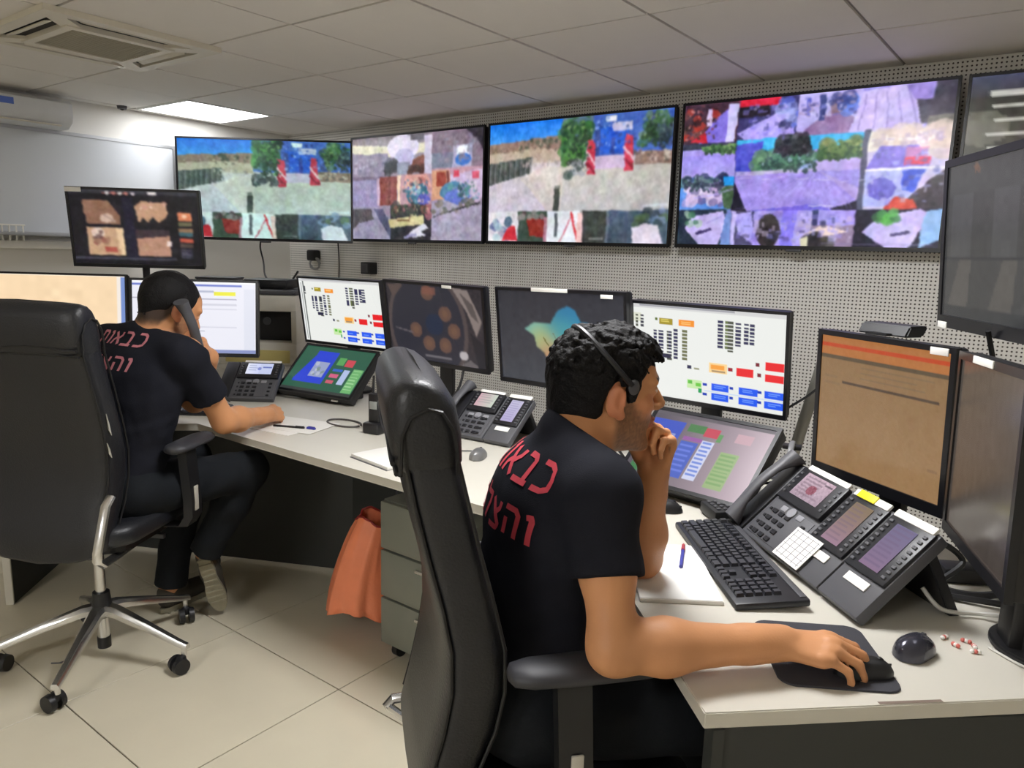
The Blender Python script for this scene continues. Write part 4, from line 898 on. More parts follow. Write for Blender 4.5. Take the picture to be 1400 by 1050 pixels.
# ------------------------------------------------------------------ printer corner
t = thing('side_cabinet', 'white cabinet carrying the printer behind the form monitor', 'cabinet', (-3.74, 2.62, 0), 36)
part('carcass', MB().box((0, 0, .39), (.5, .45, .78), .004), m_top, t); part('door', MB().box((0, -.235, .39), (.48, .018, .74), .003), m_top, t)
t = thing('printer', 'off-white office printer with a black tray opening', 'printer', (-3.74, 2.60, .78), 36)
m_prn = mat('printer_white', (214, 210, 198), rough=0.5)
part('body', MB().box((0, 0, .065), (.44, .38, .13), .01).box((0, 0, .345), (.44, .38, .09), .01).box((-.205, 0, .215), (.03, .38, .19), .004).box((.205, 0, .215), (.03, .38, .19), .004).box((0, .17, .215), (.4, .03, .19), .004), m_prn, t)
part('output_recess', MB().box((0, .03, .215), (.38, .27, .165), .004), m_black, t)
part('button', MB().cyl((.03, -.106, .24), (.03, -.118, .24), .022), m_grey, t)
part('scanner_lid', MB().box((0, 0, .405), (.44, .38, .025), .006), m_grey, t)
part('paper_tray', MB().box((0, -.19, .05), (.36, .02, .07), .004), mat('tray_yellowish', (206, 190, 120), rough=0.5), t)
t = thing('router', 'flat black box lying on top of the printer', 'box', (-3.70, 2.60, 1.198), 30)
part('case', MB().box((0, 0, .03), (.26, .19, .05), .012), m_black, t); part('antenna', MB().cyl((.09, .08, .05), (.12, .09, .10), .006), m_black, t)
part('foot', MB().box((0, 0, .003), (.2, .14, .006)), m_grey, t)
t = thing('speckled_box', 'grey speckled box behind the form monitor top edge', 'box', (-4.03, 2.48, 1.02), 38)
part('case', MB().box((0, 0, .11), (.22, .16, .22), .006), mat('speckle_grey', (128, 126, 124), rough=0.7, noise=120, mottle=.3), t); part('lid', MB().box((0, 0, .226), (.226, .166, .012), .003), m_grey, t)
t = thing('bracket_shelf', 'small wall shelf under the grey speckled box', 'shelf', (-4.03, 2.48, 1.0), 38)
part('board', MB().box((0, 0, .01), (.3, .22, .018), .002), m_top, t); part('support_post', MB().cyl((0, 0, -1.0), (0, 0, 0), .02), m_grey, t)
t = thing('power_adapter', 'black power plug with grey cable knot under the corner screens', 'plug', (-4.70, 3.665, 1.345), 0)
part('plug_body', MB().box((0, .012, .03), (.09, .065, .08), .012), m_black, t)
part('cable_bundle', MB().tube([(.03+.05*math.cos(k*.8), .01*math.sin(k), -.03+.045*math.sin(k*.8)) for k in range(18)], .007, 6), mat('bundle_grey', (150, 150, 150)), t)
cable('hanging_cable', 'black cable hanging from the corner screen to the printer', [(-4.55, 3.12, 1.48), (-4.56, 3.12, 1.42), (-4.50, 3.1, 1.33), (-4.2, 2.9, 1.26), (-3.85, 2.68, 1.235)], .006)
cable('hanging_cable', 'dark cable running down the wall left of the junction box', [(-4.42, 3.68, 1.50), (-4.42, 3.69, 1.3), (-4.44, 3.69, 1.0), (-4.42, 3.69, .72)], .005)
cable('hanging_cable', 'black cable dropping from the big raised monitor', [(-.16, 1.93, 1.30), (-.13, 1.99, 1.15), (-.11, 2.0, .95), (-.12, 1.99, .75)], .006)
cable('monitor_cable', 'black cables drooping below the radar picture monitor', [(-1.98, 2.30, 1.0), (-1.98, 2.27, .9), (-2.02, 2.24, .80), (-1.99, 2.33, .75), (-1.8, 2.40, .746), (-1.62, 2.42, .746)], .005)
cable('monitor_cable', 'black cable drooping below the island map monitor', [(-1.33, 2.30, 1.0), (-1.30, 2.25, .92), (-1.24, 2.22, .82), (-1.2, 2.25, .746)], .005)
cable('monitor_cable', 'thin dark cable reaching from the status board to the tan monitor', [(-.70, 2.33, .98), (-.64, 2.34, 1.03), (-.58, 2.3, 1.08), (-.48, 2.1, 1.1)], .004)
cable('telephone_cable', 'black cable bundle on the desk behind the near telephone', [(-.30, 1.80, .76), (-.22, 1.79, .752), (-.12, 1.78, .752), (-.05, 1.86, .752), (-.02, 1.98, .752)], .008)
cable('telephone_cable', 'pale cable looping beside the near telephone stand', [(-.19, 1.66, .79), (-.15, 1.66, .755), (-.09, 1.70, .75), (-.03, 1.70, .765), (.0, 1.78, .75)], .0045, m_cablew)
cable('telephone_cable', 'black curly cable beside the raised monitor pole', [(-.25, 1.77, .80), (-.2, 1.82, .84), (-.14, 1.84, .80), (-.18, 1.76, .753), (-.08, 1.77, .752), (.02, 1.8, .753)], .007)
t = thing('power_brick', 'black power brick among cables behind the near telephone', 'adapter', (-.13, 1.90, .74), 30)
part('brick', MB().box((0, 0, .018), (.13, .06, .036), .008), m_black, t); part('lead', MB().cyl((.065, 0, .018), (.1, 0, .012), .005), m_black, t)
t = thing('metal_post', 'grey metal post standing behind the tan monitor', 'post', (-.70, 2.41, .74), 0)
part('tube', MB().cyl((0, 0, 0), (.09, .02, .46), .018), mat('post_grey', (142, 140, 132), rough=0.4, metal=.4), t); part('foot', MB().box((0, 0, .006), (.09, .07, .012), .003), m_grey, t)
t = thing('soundbar', 'slim black device lying on top of the tan monitor', 'device', (-.365, 1.985, 1.27), -30)
part('case', MB().prism([(-.03, 0), (.03, 0), (.045, .026), (-.015, .026)], -.07, .07, basis((0, 1, 0), (0, 0, 1), (1, 0, 0)), .004), m_black, t); part('clip', MB().box((0, -.03, .003), (.06, .03, .006)), m_black, t)
# headset on the desk
t = thing('headset', 'black headset with grey band left of the near telephone', 'headset', (-.592, 2.075, .775), -78)
part('band', MB().tube([(-.075*math.cos(a), 0.0, .075+.095*math.sin(a)) for a in np.linspace(-.35, math.pi+.35, 22)], .008, 8, .6), mat('band_grey', (112, 112, 114), rough=0.4), t)
for s in (-1, 1):
    e = part('ear_cup', MB().cyl((s*.052, 0, .045), (s*.085, 0, .045), .036, .03), m_black, t)
    part('ear_cushion', MB().tube([(s*.048, .026*math.cos(a), .045+.026*math.sin(a)) for a in np.linspace(0, 2*math.pi, 17)[:-1]], .012, 8, closed=True), m_black, e)
part('headset_stand', MB().cyl((0, .0, -.035), (0, .0, -.029), .05).cyl((0, 0, -.03), (0, 0, .155), .007).box((0, 0, .158), (.03, .05, .012), .003), m_black, t)
part('microphone_boom', MB().tube([(-.08, -.01, .04), (-.09, -.06, .02), (-.07, -.11, .012)], .004, 6), m_black, t)
t = thing('bent_wire', 'small bent piece of wire lying on the floor tiles', 'wire', (-2.62, .93, 0), 0)
part('wire', MB().tube([(-.05, .02, .003), (-.02, .05, .003), (.0, .03, .02), (.02, .05, .03), (.05, .02, .003), (.08, .0, .003)], .0025, 6), m_grey, t)
t = thing('small_keypad', 'small black keypad box left of the near telephone', 'keypad', (-.735, 1.895, .74), -43)
part('case', MB().box((0, .03, .02), (.10, .09, .032), .006), m_black, t)
kb = MB()
for r in range(4):
    for c in range(4): kb.box((-.03+c*.02, .003+r*.018, .037), (.013, .010, .005), .0015)
part('keys', kb, m_grey, t, kind='stuff')
# beads
t = thing('bead_string', 'small tangle of red and white beads on the desk', 'beads', (-.098, 1.55, .74), 0)
for k in range(16):
    a = k*1.3; r = .012+.012*((k*7) % 5)/4
    part('bead', MB().ball((r*1.5*math.cos(a), r*math.sin(a), .0042), .0042, None, 8), (m_white, mat('bead_red', (206, 106, 96), rough=0.4))[k % 2], t)
cable('white_cable', 'thin white cable running across the near desk end', [(-.06, 1.57, .7432), (.0, 1.53, .7432), (.06, 1.53, .7432), (.12, 1.57, .7432)], .0025, m_cablew)

# ------------------------------------------------------------------ office chairs
m_leather = mat('black_leather', (30, 31, 35), rough=0.40, bump=(220, .25), mottle=0.08, spec=0.5)
m_pipe = mat('seam_black', (22, 22, 24), rough=0.5)
m_arm = mat('armrest_pu', (52, 52, 56), rough=0.5)
PROF = [(.50, -.185, -.275), (.56, -.155, -.258), (.64, -.128, -.240), (.72, -.115, -.228), (.80, -.118, -.230), (.88, -.138, -.246), (.97, -.163, -.270), (1.06, -.185, -.292), (1.13, -.202, -.306)]
def wid(z): return .198+.035*math.sin(min(1, (z-.5)/.45)*math.pi/2) - .012*max(0, z-1.0)/.25
def sup(w_, y0, y1, z, n=32, px=.28, py=.55):
    yc, h = (y0+y1)/2, (y0-y1)/2; out = []
    for a in np.linspace(0, 2*math.pi, n+1)[:-1]:
        c, s = math.cos(a), math.sin(a)
        out.append((w_*math.copysign(abs(c)**px, c), yc+h*math.copysign(abs(s)**py, s), z))
    return out
def office_chair(label, c, face, spin, dz=0.0, bz=0.0, arm=(.268, .05, .735), al=1.0, worn=False, sd=0.0):
    ax_, ay_, az_ = arm
    t = thing('office_chair', label, 'chair', (c[0], c[1], 0), face-90)
    # backrest, a padded slab with an S profile
    bk = part('backrest', MB().loft([[(x*.9, y*.98+.0, z-.012-.028*(1-(x/wid(.5))**2)) for x, y, z in sup(wid(.5), -.215, -.275, .5+dz)]]+[[(x, y, q-(.028*(1-(x/wid(z))**2)*max(0, 1-(z-.5)/.1))) for x, y, q in sup(wid(z), a, b, z+dz)] for z, a, b in PROF]+[sup(wid(1.16)*.98, -.245, -.32, 1.165+dz)]), m_leather, t, ang=60)
    for s in (-1, 1):
        for which in (1, 2):
            pts = [(s*wid(r[0])*(.985 if which == 1 else .96), r[which]+(-.010 if which == 1 else .012), r[0]+dz) for r in PROF]
            part('piping', MB().tube(pts, .0035, 6), m_pipe, bk)
    # head cushion wrapped over the top of the slab
    rings = []
    for z, q, y0, y1 in ((1.112, .985, -.204, -.306), (1.124, 1.008, -.198, -.314), (1.17, 1.012, -.200, -.322), (1.21, 1.005, -.210, -.326), (1.235, .995, -.226, -.320), (1.250, .975, -.246, -.306), (1.256, .92, -.264, -.290)):
        rings.append([(x, y, zz+.012*(1-(x/.25)**2)*(1 if z > 1.2 else 0)) for x, y, zz in sup(wid(1.13)*q, y0, y1, z+dz, 32, .2, .7)])
    hd = part('head_cushion', MB().loft(rings), m_leather, t, ang=60)
    for s in (-1, 1): part('piping', MB().tube([(s*wid(1.13)*1.008, y, z+dz) for y, z in ((-.214, 1.112), (-.215, 1.15), (-.222, 1.185), (-.24, 1.212), (-.262, 1.218), (-.288, 1.205), (-.302, 1.175), (-.304, 1.112))], .0035, 6), m_pipe, hd)
    for z in (1.118, 1.135): part('crease', MB().tube([(x*wid(1.1)*.95, -.309-.006*(z > 1.13), z+dz+.006*math.sin(x*5)) for x in np.linspace(-1, 1, 12)], .004, 6), m_pipe, hd)
    # seat
    R = []
    for z, s in ((.428, .86), (.436, .97), (.452, 1.0), (.478, 1.0), (.495, .96), (.502, .82)):
        R.append([(x*s*1.0, .02+y*s, z+dz+sd-.02*max(0, y)**2*8) for x, y in rrect(.50, .49, .09, 6)])
    part('seat', MB().loft(R), m_leather, t, ang=60)
    part('seat_shell', MB().prism(rrect(.42, .4, .06), .40+dz+sd, .434+dz+sd, T(0, .02, 0), .006), m_black, t)
    part('tilt_mechanism', MB().box((0, -.01, .375+dz+sd), (.15, .24, .055), .012).box((.13, .06, .375+dz+sd), (.16, .018, .018), .004), m_grey, t)
    for s in (-1, 1):
        part('back_bracket', MB().tube([(s*.225, -.225, .675+dz+bz), (s*.228, -.255, .655+dz+bz), (s*.226, -.285, .57+dz+bz*.6), (s*.224, -.300, .49+dz+bz*.3+sd*.5), (s*.218, -.295, .43+dz+sd), (s*.205, -.255, .402+dz+sd), (s*.19, -.18, .394+dz+sd), (s*.17, -.02, .392+dz+sd)], .015, 10, .7), m_chrome, t)
        ar = part('armrest', MB().loft([[(s*ax_+w_*math.cos(a), y*al+ay_, az_+dz+h*math.sin(a)) for a in np.linspace(0, 2*math.pi, 17)[:-1]] for y, w_, h in ((-.13, .012, .008), (-.122, .03, .015), (-.09, .042, .018), (.0, .046, .018), (.1, .044, .018), (.145, .034, .016), (.16, .014, .008))]), m_arm, t, ang=60)
        part('arm_post', MB().loft([[(s*x+a*.016, y+b*.03, z+dz) for a, b in ((-1, -1), (1, -1), (1, 1), (-1, 1))] for x, y, z in ((.20, ay_, .417+sd), (ax_-.016, ay_, .425+sd), (ax_+.008, ay_-.005, .46+sd), (ax_+.012, ay_-.01, .54+sd*.6), (ax_+.004, ay_-.02, az_-.015))]), m_black, ar)
        part('arm_plate', MB().box((s*(ax_+.0275), ay_-.012, .59+dz), (.006, .022, .085), .002), mat('plate_pale', (186, 182, 170), rough=0.4), ar, 'pale label on the arm post')
    if worn:
        for k, (z, h) in enumerate(((.90, .07), (.82, .05))):
            part('worn_patch', MB().loft([[(wid(zz)*1.0+.0015, -.225+q*u+dy, zz) for u in (-1, 1)]+[(wid(zz)*.985, -.222+q*u+dy, zz) for u in (1, -1)] for zz, q, dy in ((z-h/2, .0008, .012), (z-h*.2, .004, .004), (z+h*.1, .0025, 0), (z+h/2, .0006, -.008))]), mat('worn_pale', (176, 172, 160), rough=.8), bk, 'pale peeled patch on the backrest edge')
    # gas lift and five-star base
    part('gas_lift', MB().cyl((0, 0, .22), (0, 0, .36+dz+sd), .017).cyl((0, 0, .06), (0, 0, .15), .02), m_chrome, t)
    part('lift_collar', MB().cyl((0, 0, .198), (0, 0, .245), .032, .027), m_black, t); part('lift_end', MB().cyl((0, 0, .04), (0, 0, .08), .022), m_black, t)
    for k in range(5):
        a = math.radians(spin-(face-90)+72*k); u = Vector((math.cos(a), math.sin(a), 0)); v = Vector((-u.y, u.x, 0))
        rings = []
        for r, z, w_, h in ((.0, .185, .030, .018), (.06, .180, .024, .017), (.18, .142, .017, .014), (.30, .100, .0135, .011), (.335, .09, .012, .01)):
            rings.append([tuple(u*r+v*(w_*x)+Vector((0, 0, z+h*y))) for x, y in ((-1, -.8), (1, -.8), (1, .3), (.55, 1), (-.55, 1), (-1, .3))])
        lg = part('leg', MB().loft(rings), m_chrome, t, ang=40)
        p = u*.32
        cs = part('castor', MB().cyl(tuple(p+Vector((0, 0, .06))), tuple(p+Vector((0, 0, .095))), .009), m_chrome, lg)
        q = Vector((math.cos(a+1.1), math.sin(a+1.1), 0))*.02; n_ = Vector((-q.y, q.x, 0)).normalized()
        for s in (-1, 1):
            part('wheel', MB().cyl(tuple(p-q+n_*(s*.008)+Vector((0, 0, .0295))), tuple(p-q+n_*(s*.026)+Vector((0, 0, .0295))), .029, .027, 18), m_black, lg)
        part('castor_hood', MB().box(tuple(p-q*.6+Vector((0, 0, .045))), (.03, .03, .03), .01), m_black, lg)
    return t
# ------------------------------------------------------------------ people: smooth surfaces grown from tapered limbs
class Field:
    def __init__(s, lo, hi, h):
        s.lo = np.array(lo, float); s.h = h
        s.n = np.ceil((np.array(hi)-s.lo)/h).astype(int)+1
        s.D = np.full(s.n, 1.0, np.float32)
        s.ax = [s.lo[i]+h*np.arange(s.n[i]) for i in range(3)]
    def _sl(s, lo, hi):
        a = np.clip(np.floor((np.array(lo)-s.lo)/s.h).astype(int), 0, s.n); b = np.clip(np.ceil((np.array(hi)-s.lo)/s.h).astype(int)+1, 0, s.n)
        return tuple(slice(x, y) for x, y in zip(a, b))
    def op(s, fn, lo, hi, k, mode='u'):
        sl = s._sl(np.array(lo)-k-2*s.h, np.array(hi)+k+2*s.h)
        X, Y, Z = (s.ax[i][sl[i]] for i in range(3))
        if min(len(X), len(Y), len(Z)) == 0: return
        d = fn(X[:, None, None], Y[None, :, None], Z[None, None, :]).astype(np.float32); c = s.D[sl]
        if mode == 'u':
            h = np.clip(.5+.5*(c-d)/k, 0, 1); s.D[sl] = c*(1-h)+d*h-k*h*(1-h)
        else:
            d = -d; h = np.clip(.5-.5*(c-d)/k, 0, 1); s.D[sl] = c*(1-h)+d*h+k*h*(1-h)
    def cone(s, a, b, r1, r2=None, k=.02, mode='u', cut=None):
        a, b = np.array(a, float), np.array(b, float); r2 = r1 if r2 is None else r2
        ba = b-a; L2 = ba@ba+1e-12; R = max(r1, r2)
        def fn(X, Y, Z):
            x, y, z = X-a[0], Y-a[1], Z-a[2]
            t = np.clip((x*ba[0]+y*ba[1]+z*ba[2])/L2, 0, 1)
            d = np.sqrt((x-t*ba[0])**2+(y-t*ba[1])**2+(z-t*ba[2])**2)-(r1+(r2-r1)*t)
            if cut is not None:
                p, n = cut; d = np.maximum(d, (X-p[0])*n[0]+(Y-p[1])*n[1]+(Z-p[2])*n[2])
            return d
        s.op(fn, np.minimum(a, b)-R, np.maximum(a, b)+R, k, mode)
    def ell(s, c, r, M=None, k=.02, mode='u', fnmod=None):
        c, r = np.array(c, float), np.array(r, float); M = np.eye(3) if M is None else np.array(M)
        def fn(X, Y, Z):
            x, y, z = X-c[0], Y-c[1], Z-c[2]
            p = [(x*M[0][i]+y*M[1][i]+z*M[2][i])/r[i] for i in range(3)]
            k0 = np.sqrt(p[0]**2+p[1]**2+p[2]**2); k1 = np.sqrt((p[0]/r[0])**2+(p[1]/r[1])**2+(p[2]/r[2])**2)+1e-9
            d = k0*(k0-1)/k1
            if fnmod: d = fnmod(d, p[0]*r[0], p[1]*r[1], p[2]*r[2])
            return d
        R = max(r); s.op(fn, c-R, c+R, k, mode)
    def plane_cut(s, p, n):
        """keep the side where (x-p).n < 0"""
        X, Y, Z = s.ax; p, n = np.array(p, float), np.array(n, float); n = n/np.linalg.norm(n)
        d = ((X[:, None, None]-p[0])*n[0]+(Y[None, :, None]-p[1])*n[1]+(Z[None, None, :]-p[2])*n[2]).astype(np.float32)
        s.D = np.maximum(s.D, d)
    def mesh(s):
        D = s.D; D[0], D[-1] = 1, 1; D[:, 0], D[:, -1] = 1, 1; D[:, :, 0], D[:, :, -1] = 1, 1
        I = D < 0; nx, ny, nz = D.shape
        cnt = np.zeros((nx-1, ny-1, nz-1), np.uint8)
        for i in (0, 1):
            for j in (0, 1):
                for k in (0, 1): cnt += I[i:nx-1+i, j:ny-1+j, k:nz-1+k]
        cells = np.argwhere((cnt > 0) & (cnt < 8)); idx = np.full(cnt.shape, -1, np.int32); idx[tuple(cells.T)] = np.arange(len(cells))
        cs = np.array([(i, j, k) for i in (0, 1) for j in (0, 1) for k in (0, 1)])
        val = np.stack([D[tuple((cells+o).T)] for o in cs], 1)
        acc = np.zeros((len(cells), 3)); w = np.zeros(len(cells))
        for a in range(8):
            for b in range(a+1, 8):
                if np.abs(cs[a]-cs[b]).sum() != 1: continue
                va, vb = val[:, a], val[:, b]; m = (va < 0) != (vb < 0)
                t = np.where(m, va/(va-vb+1e-12), 0)[:, None]
                acc += np.where(m[:, None], cs[a]+t*(cs[b]-cs[a]), 0); w += m
        V = s.lo+s.h*(cells+acc/w[:, None]); F = []
        for ax in range(3):
            sh = [slice(1, n-1) for n in D.shape]; a = list(sh); b = list(sh); a[ax] = slice(0, D.shape[ax]-1); b[ax] = slice(1, D.shape[ax])
            A, B = I[tuple(a)], I[tuple(b)]; e = np.argwhere(A != B); off = np.ones(3, int); off[ax] = 0; e = e+off
            u, v = [(1, 2), (2, 0), (0, 1)][ax]
            du, dv = np.zeros(3, int), np.zeros(3, int); du[u] = 1; dv[v] = 1
            q = np.stack([idx[tuple((e-du-dv).T)], idx[tuple((e-dv).T)], idx[tuple(e.T)], idx[tuple((e-du).T)]], 1)
            ins = I[tuple(e.T)]; q[~ins] = q[~ins][:, ::-1]; F.append(q)
        F = np.concatenate(F); F = F[(F >= 0).all(1)]
        return V, F
def smooth(V, F, it=2, lam=.5):
    n = len(V); e = np.concatenate([F[:, [0, 1]], F[:, [1, 2]], F[:, [2, 3]], F[:, [3, 0]]])
    for _ in range(it):
        A = np.zeros((n, 3)); c = np.zeros(n)
        np.add.at(A, e[:, 0], V[e[:, 1]]); np.add.at(A, e[:, 1], V[e[:, 0]]); np.add.at(c, e[:, 0], 1); np.add.at(c, e[:, 1], 1)
        V = V+lam*(A/np.maximum(c, 1)[:, None]-V)
    return V
def vnormals(V, F):
    n = np.cross(V[F[:, 2]]-V[F[:, 0]], V[F[:, 3]]-V[F[:, 1]]); N = np.zeros_like(V)
    for k in range(4): np.add.at(N, F[:, k], n)
    return N/(np.linalg.norm(N, axis=1)[:, None]+1e-12)
def wob(P, f, seed=0):
    r = np.random.default_rng(seed); o = np.zeros(len(P))
    for k in range(5):
        d = r.normal(size=3); d /= np.linalg.norm(d); d2 = r.normal(size=3)
        o += np.sin((P@d)*f*(1+.45*k)+2.0*np.sin((P@d2)*f*.5+k)+r.uniform(0, 6))/(1+.5*k)
    return o/3
def hm(az, pitch=0, roll=0):
    """columns: right, forward, up; pitch > 0 looks down"""
    a = math.radians(az); f = np.array([math.cos(a), math.sin(a), 0]); r = np.array([f[1], -f[0], 0]); u = np.array([0, 0, 1.])
    p = math.radians(pitch); f2 = f*math.cos(p)-u*math.sin(p); u2 = u*math.cos(p)+f*math.sin(p)
    q = math.radians(roll); r3 = r*math.cos(q)-u2*math.sin(q); u3 = u2*math.cos(q)+r*math.sin(q)
    return np.stack([r3, f2, u3], 1)
def head(F, c, M, neck):
    P = lambda x, y, z: np.array(c)+M@np.array([x, y, z])
    E = lambda p, r, k=.015, mode='u': F.ell(P(*p), r, M, k, mode)
    C = lambda a, b, r1, r2, k=.012, mode='u': F.cone(P(*a), P(*b), r1, r2, k, mode)
    E((0, -.012, .035), (.074, .096, .088)); E((0, .036, -.028), (.058, .060, .088), .02); E((0, .055, .045), (.056, .04, .05), .02)
    for s in (-1, 1):
        C((s*.056, .0, -.052), (s*.024, .070, -.096), .017, .015, .02); E((s*.042, .060, -.014), (.022, .024, .02), .015)
        C((s*.016, .094, .034), (s*.05, .078, .032), .009, .009, .012)
    E((0, .080, -.099), (.022, .016, .016), .014)
    C((0, .094, .022), (0, .117, -.016), .008, .0105, .010); E((0, .114, -.02), (.012, .011, .010), .006)
    for s in (-1, 1): E((s*.0125, .104, -.023), (.0085, .011, .008), .005)
    for s in (-1, 1): E((s*.031, .101, .014), (.016, .013, .011), .010, 's')
    for s in (-1, 1): E((s*.031, .083, .014), (.0125, .0125, .0125), .003)
    E((0, .097, -.048), (.023, .010, .0065), .006); E((0, .095, -.060), (.020, .010, .0075), .005); C((-.02, .104, -.0535), (.02, .104, -.0535), .0022, .0022, .003, 's')
    for s in (-1, 1):
        Me = M@np.array(Matrix.Rotation(math.radians(-s*22), 3, 'Z'))@np.array(Matrix.Rotation(math.radians(-10), 3, 'X'))
        F.ell(P(s*.0785, -.006, -.002), (.0085, .019, .031), Me, .006); F.ell(P(s*.0885, .0, .002), (.009, .010, .018), Me, .005, 's'); F.ell(P(s*.078, .004, -.028), (.007, .010, .011), Me, .006)
    F.cone(P(0, -.030, -.045), neck, .054, .060, .03); F.cone(P(0, .0, -.06), np.array(neck)+M[:, 1]*.01, .046, .055, .03)
    return P
SEG = []
def hand(F, wr, M, curls, thumb, side=1, scale=1.0, spread=4.0):
    """M columns: towards thumb, towards fingers, back of hand; returns fingertips"""
    wr = np.array(wr, float); P = lambda x, y, z: wr+M@(np.array([x, y, z])*scale)
    K = [(.030, .090, .006), (.010, .095, .009), (-.010, .091, .006), (-.028, .080, .0)]; LN = [(.042, .026, .021), (.046, .030, .022), (.042, .028, .021), (.034, .021, .019)]
    RD = [(.0098, .0085, .0072), (.0102, .0088, .0074), (.0095, .0082, .0070), (.0085, .0074, .0062)]
    for i, k in enumerate(K):
        F.cone(P(k[0]*.55, .005, .0), P(k[0], k[1]-.012, k[2]-.004), .0155*scale, .0125*scale, .010)
    F.cone(P(.014, .012, -.006), P(.034, .050, -.010), .017*scale, .014*scale, .010)
    tips = []; SEG.append((P(0, 0, 0), P(0, .09, 0), .034)); SEG.append((P(.02, .02, -.01), P(.045, .10, -.03), .022))
    for i in range(4):
        p = np.array(K[i]); ang = 0; fan = math.radians((1.5-i)*spread); pr = p-np.array([0, .012, 0])
        F.cone(P(*pr), P(*p), .0115*scale, .0108*scale, .006)
        for j in range(3):
            ang += math.radians(curls[i][j]); d = np.array([math.sin(fan)*math.cos(ang), math.cos(fan)*math.cos(ang), -math.sin(ang)])
            q = p+d*LN[i][j]; SEG.append((P(*p), P(*q), .0125)); F.cone(P(*p), P(*q), RD[i][j]*scale, RD[i][min(2, j+1)]*(.93 if j == 2 else 1)*scale, .0035); p = q
        tips.append(P(*p))
    a = np.array((.034, .030, -.010)); 
    for j, (b, r1, r2) in enumerate(((thumb[0], .0135, .0115), (thumb[1], .0112, .0098), (thumb[2], .0098, .0078))):
        b = np.array(b); F.cone(P(*a), P(*b), r1*scale, r2*scale, .006); a = b
    return tips
def paint_body(V, c, M, skin, beard, brow=True, stub=.55, fade=None):
    col = np.tile(np.array(skin, float), (len(V), 1))
    L = (V-np.array(c))@M; x, y, z = L.T; inh = (np.abs(x) < .1) & (np.abs(y) < .14) & (z > -.13) & (z < .14)
    for a_, b_, r_ in SEG:
        d_ = b_-a_; t_ = np.clip(((V-a_)@d_)/(d_@d_), 0, 1); inh &= np.linalg.norm(V-a_-t_[:, None]*d_, axis=1) > r_
    n = wob(V, 26, 3); col *= (1+.05*n)[:, None]
    def mix(m, k, a): col[m] = col[m]*(1-a)+np.array(k, float)*a
    def soft(wt, k): wt = (wt*inh)[:, None]; col[:] = col*(1-wt)+np.array(k, float)*wt
    ss = lambda v, a, b: np.clip((v-a)/(b-a), 0, 1)**2*(3-2*np.clip((v-a)/(b-a), 0, 1))
    cheek = inh & (((np.abs(x)-.045)/.03)**2+((y-.07)/.04)**2+((z+.02)/.03)**2 < 1); mix(cheek, (196, 116, 84), .3)
    ear = inh & (np.abs(x) > .074) & (np.abs(y) < .03) & (np.abs(z) < .04); mix(ear, (200, 118, 90), .5)
    lips = inh & (y > .085) & (np.abs(x) < .024) & (np.abs(z+.054) < .012); mix(lips, (160, 90, 80), .7)
    rag = .006*wob(V, 160, 11)
    edge = np.interp(y, [-.02, .015, .04, .06, .12], [-.075, .03, -.012, -.034, -.040])
    jw = ss(edge-z+rag, -.010, .014)*ss(y, -.012, .012)*ss(z, -.122, -.104)*(~lips)*(~ear)*(.75+.35*wob(V, 420, 12)); soft(np.clip(jw, 0, 1)*stub, beard)
    if fade is not None:
        fl = np.interp(y, fade[0], fade[1]); soft(.85*ss(z-fl+rag, -.012, .026)*(~ear), (40, 32, 28))
    mus = inh & (y > .092) & (np.abs(x) < .032) & (z > -.044) & (z < -.034); mix(mus, beard, min(1, stub+.1))
    br = inh & (y > .07) & (np.abs(np.abs(x)-.033) < .02) & (np.abs(z-.036) < .005); mix(br, (30, 22, 18), .85)
    ew = inh & (y > .084) & (((np.abs(x)-.031)/.0115)**2+((z-.014)/.005)**2 < 1); mix(ew, (226, 220, 212), .95)
    ir = inh & (y > .086) & (((np.abs(x)-.031)/.0052)**2+((z-.014)/.0055)**2 < 1); mix(ir, (40, 26, 18), 1)
    return nlin(np.clip(col, 0, 255))
def person_mesh(name, V, F, base, col=None, material=None, parent=None, label=None, rel=None):
    off = np.array(base if rel is None else rel)
    return link(name, grid_mesh(name, V-off, F, col, True), material, parent, label)
m_skin = attr_mat('skin', rough=0.5, spec=0.35, sss=0.0, bump=(260, .12))
m_shirt = mat('tshirt_black', (29, 30, 37), rough=0.92, spec=0.15, noise=30, mottle=.10, bump=(500, .25))
m_trous = mat('trousers_black', (24, 27, 31), rough=0.85, spec=0.2, noise=24, mottle=.12, bump=(420, .25))
m_hair = mat('hair_black', (13, 11, 11), rough=0.6, spec=0.22, noise=90, mottle=.35, bump=(240, .7))
m_print_red = mat('shirt_print_red', (196, 62, 76), rough=0.7, mottle=.12, noise=60)
m_print_pale = mat('shirt_print_pale', (196, 120, 128), rough=0.7, mottle=.2, noise=60)
LET = {  # strokes in a unit box, x to the right as read
 'kaf': ([[(.02, 1), (.45, 1), (.70, .86), (.78, .5), (.70, .14), (.45, 0), (.02, 0)]], .88),
 'bet': ([[(.04, 1), (.50, 1), (.64, .86), (.64, .02)], [(.0, 0), (.86, 0)]], .96),
 'alef': ([[(.04, 1), (.80, .0)], [(.76, 1), (.74, .74), (.46, .46)], [(.08, 0), (.12, .36), (.36, .58)]], .92),
 'vav': ([[(.0, .94), (.18, 1), (.24, .84), (.24, .0)]], .40),
 'tav': ([[(.02, .02), (.16, .10), (.18, 1)], [(.02, 1), (.60, 1), (.74, .84), (.74, 0)]], .92),
 'he': ([[(.02, 1), (.58, 1), (.74, .84), (.74, 0)], [(.14, .62), (.14, 0)]], .92),
 'tsadi': ([[(.04, 1), (.76, .16), (.70, 0), (.02, 0)], [(.72, 1), (.70, .74), (.44, .50)]], .90),
 'lamed': ([[(.06, 1.36), (.06, 1), (.62, 1), (.64, .7), (.34, 0)]], .80)}
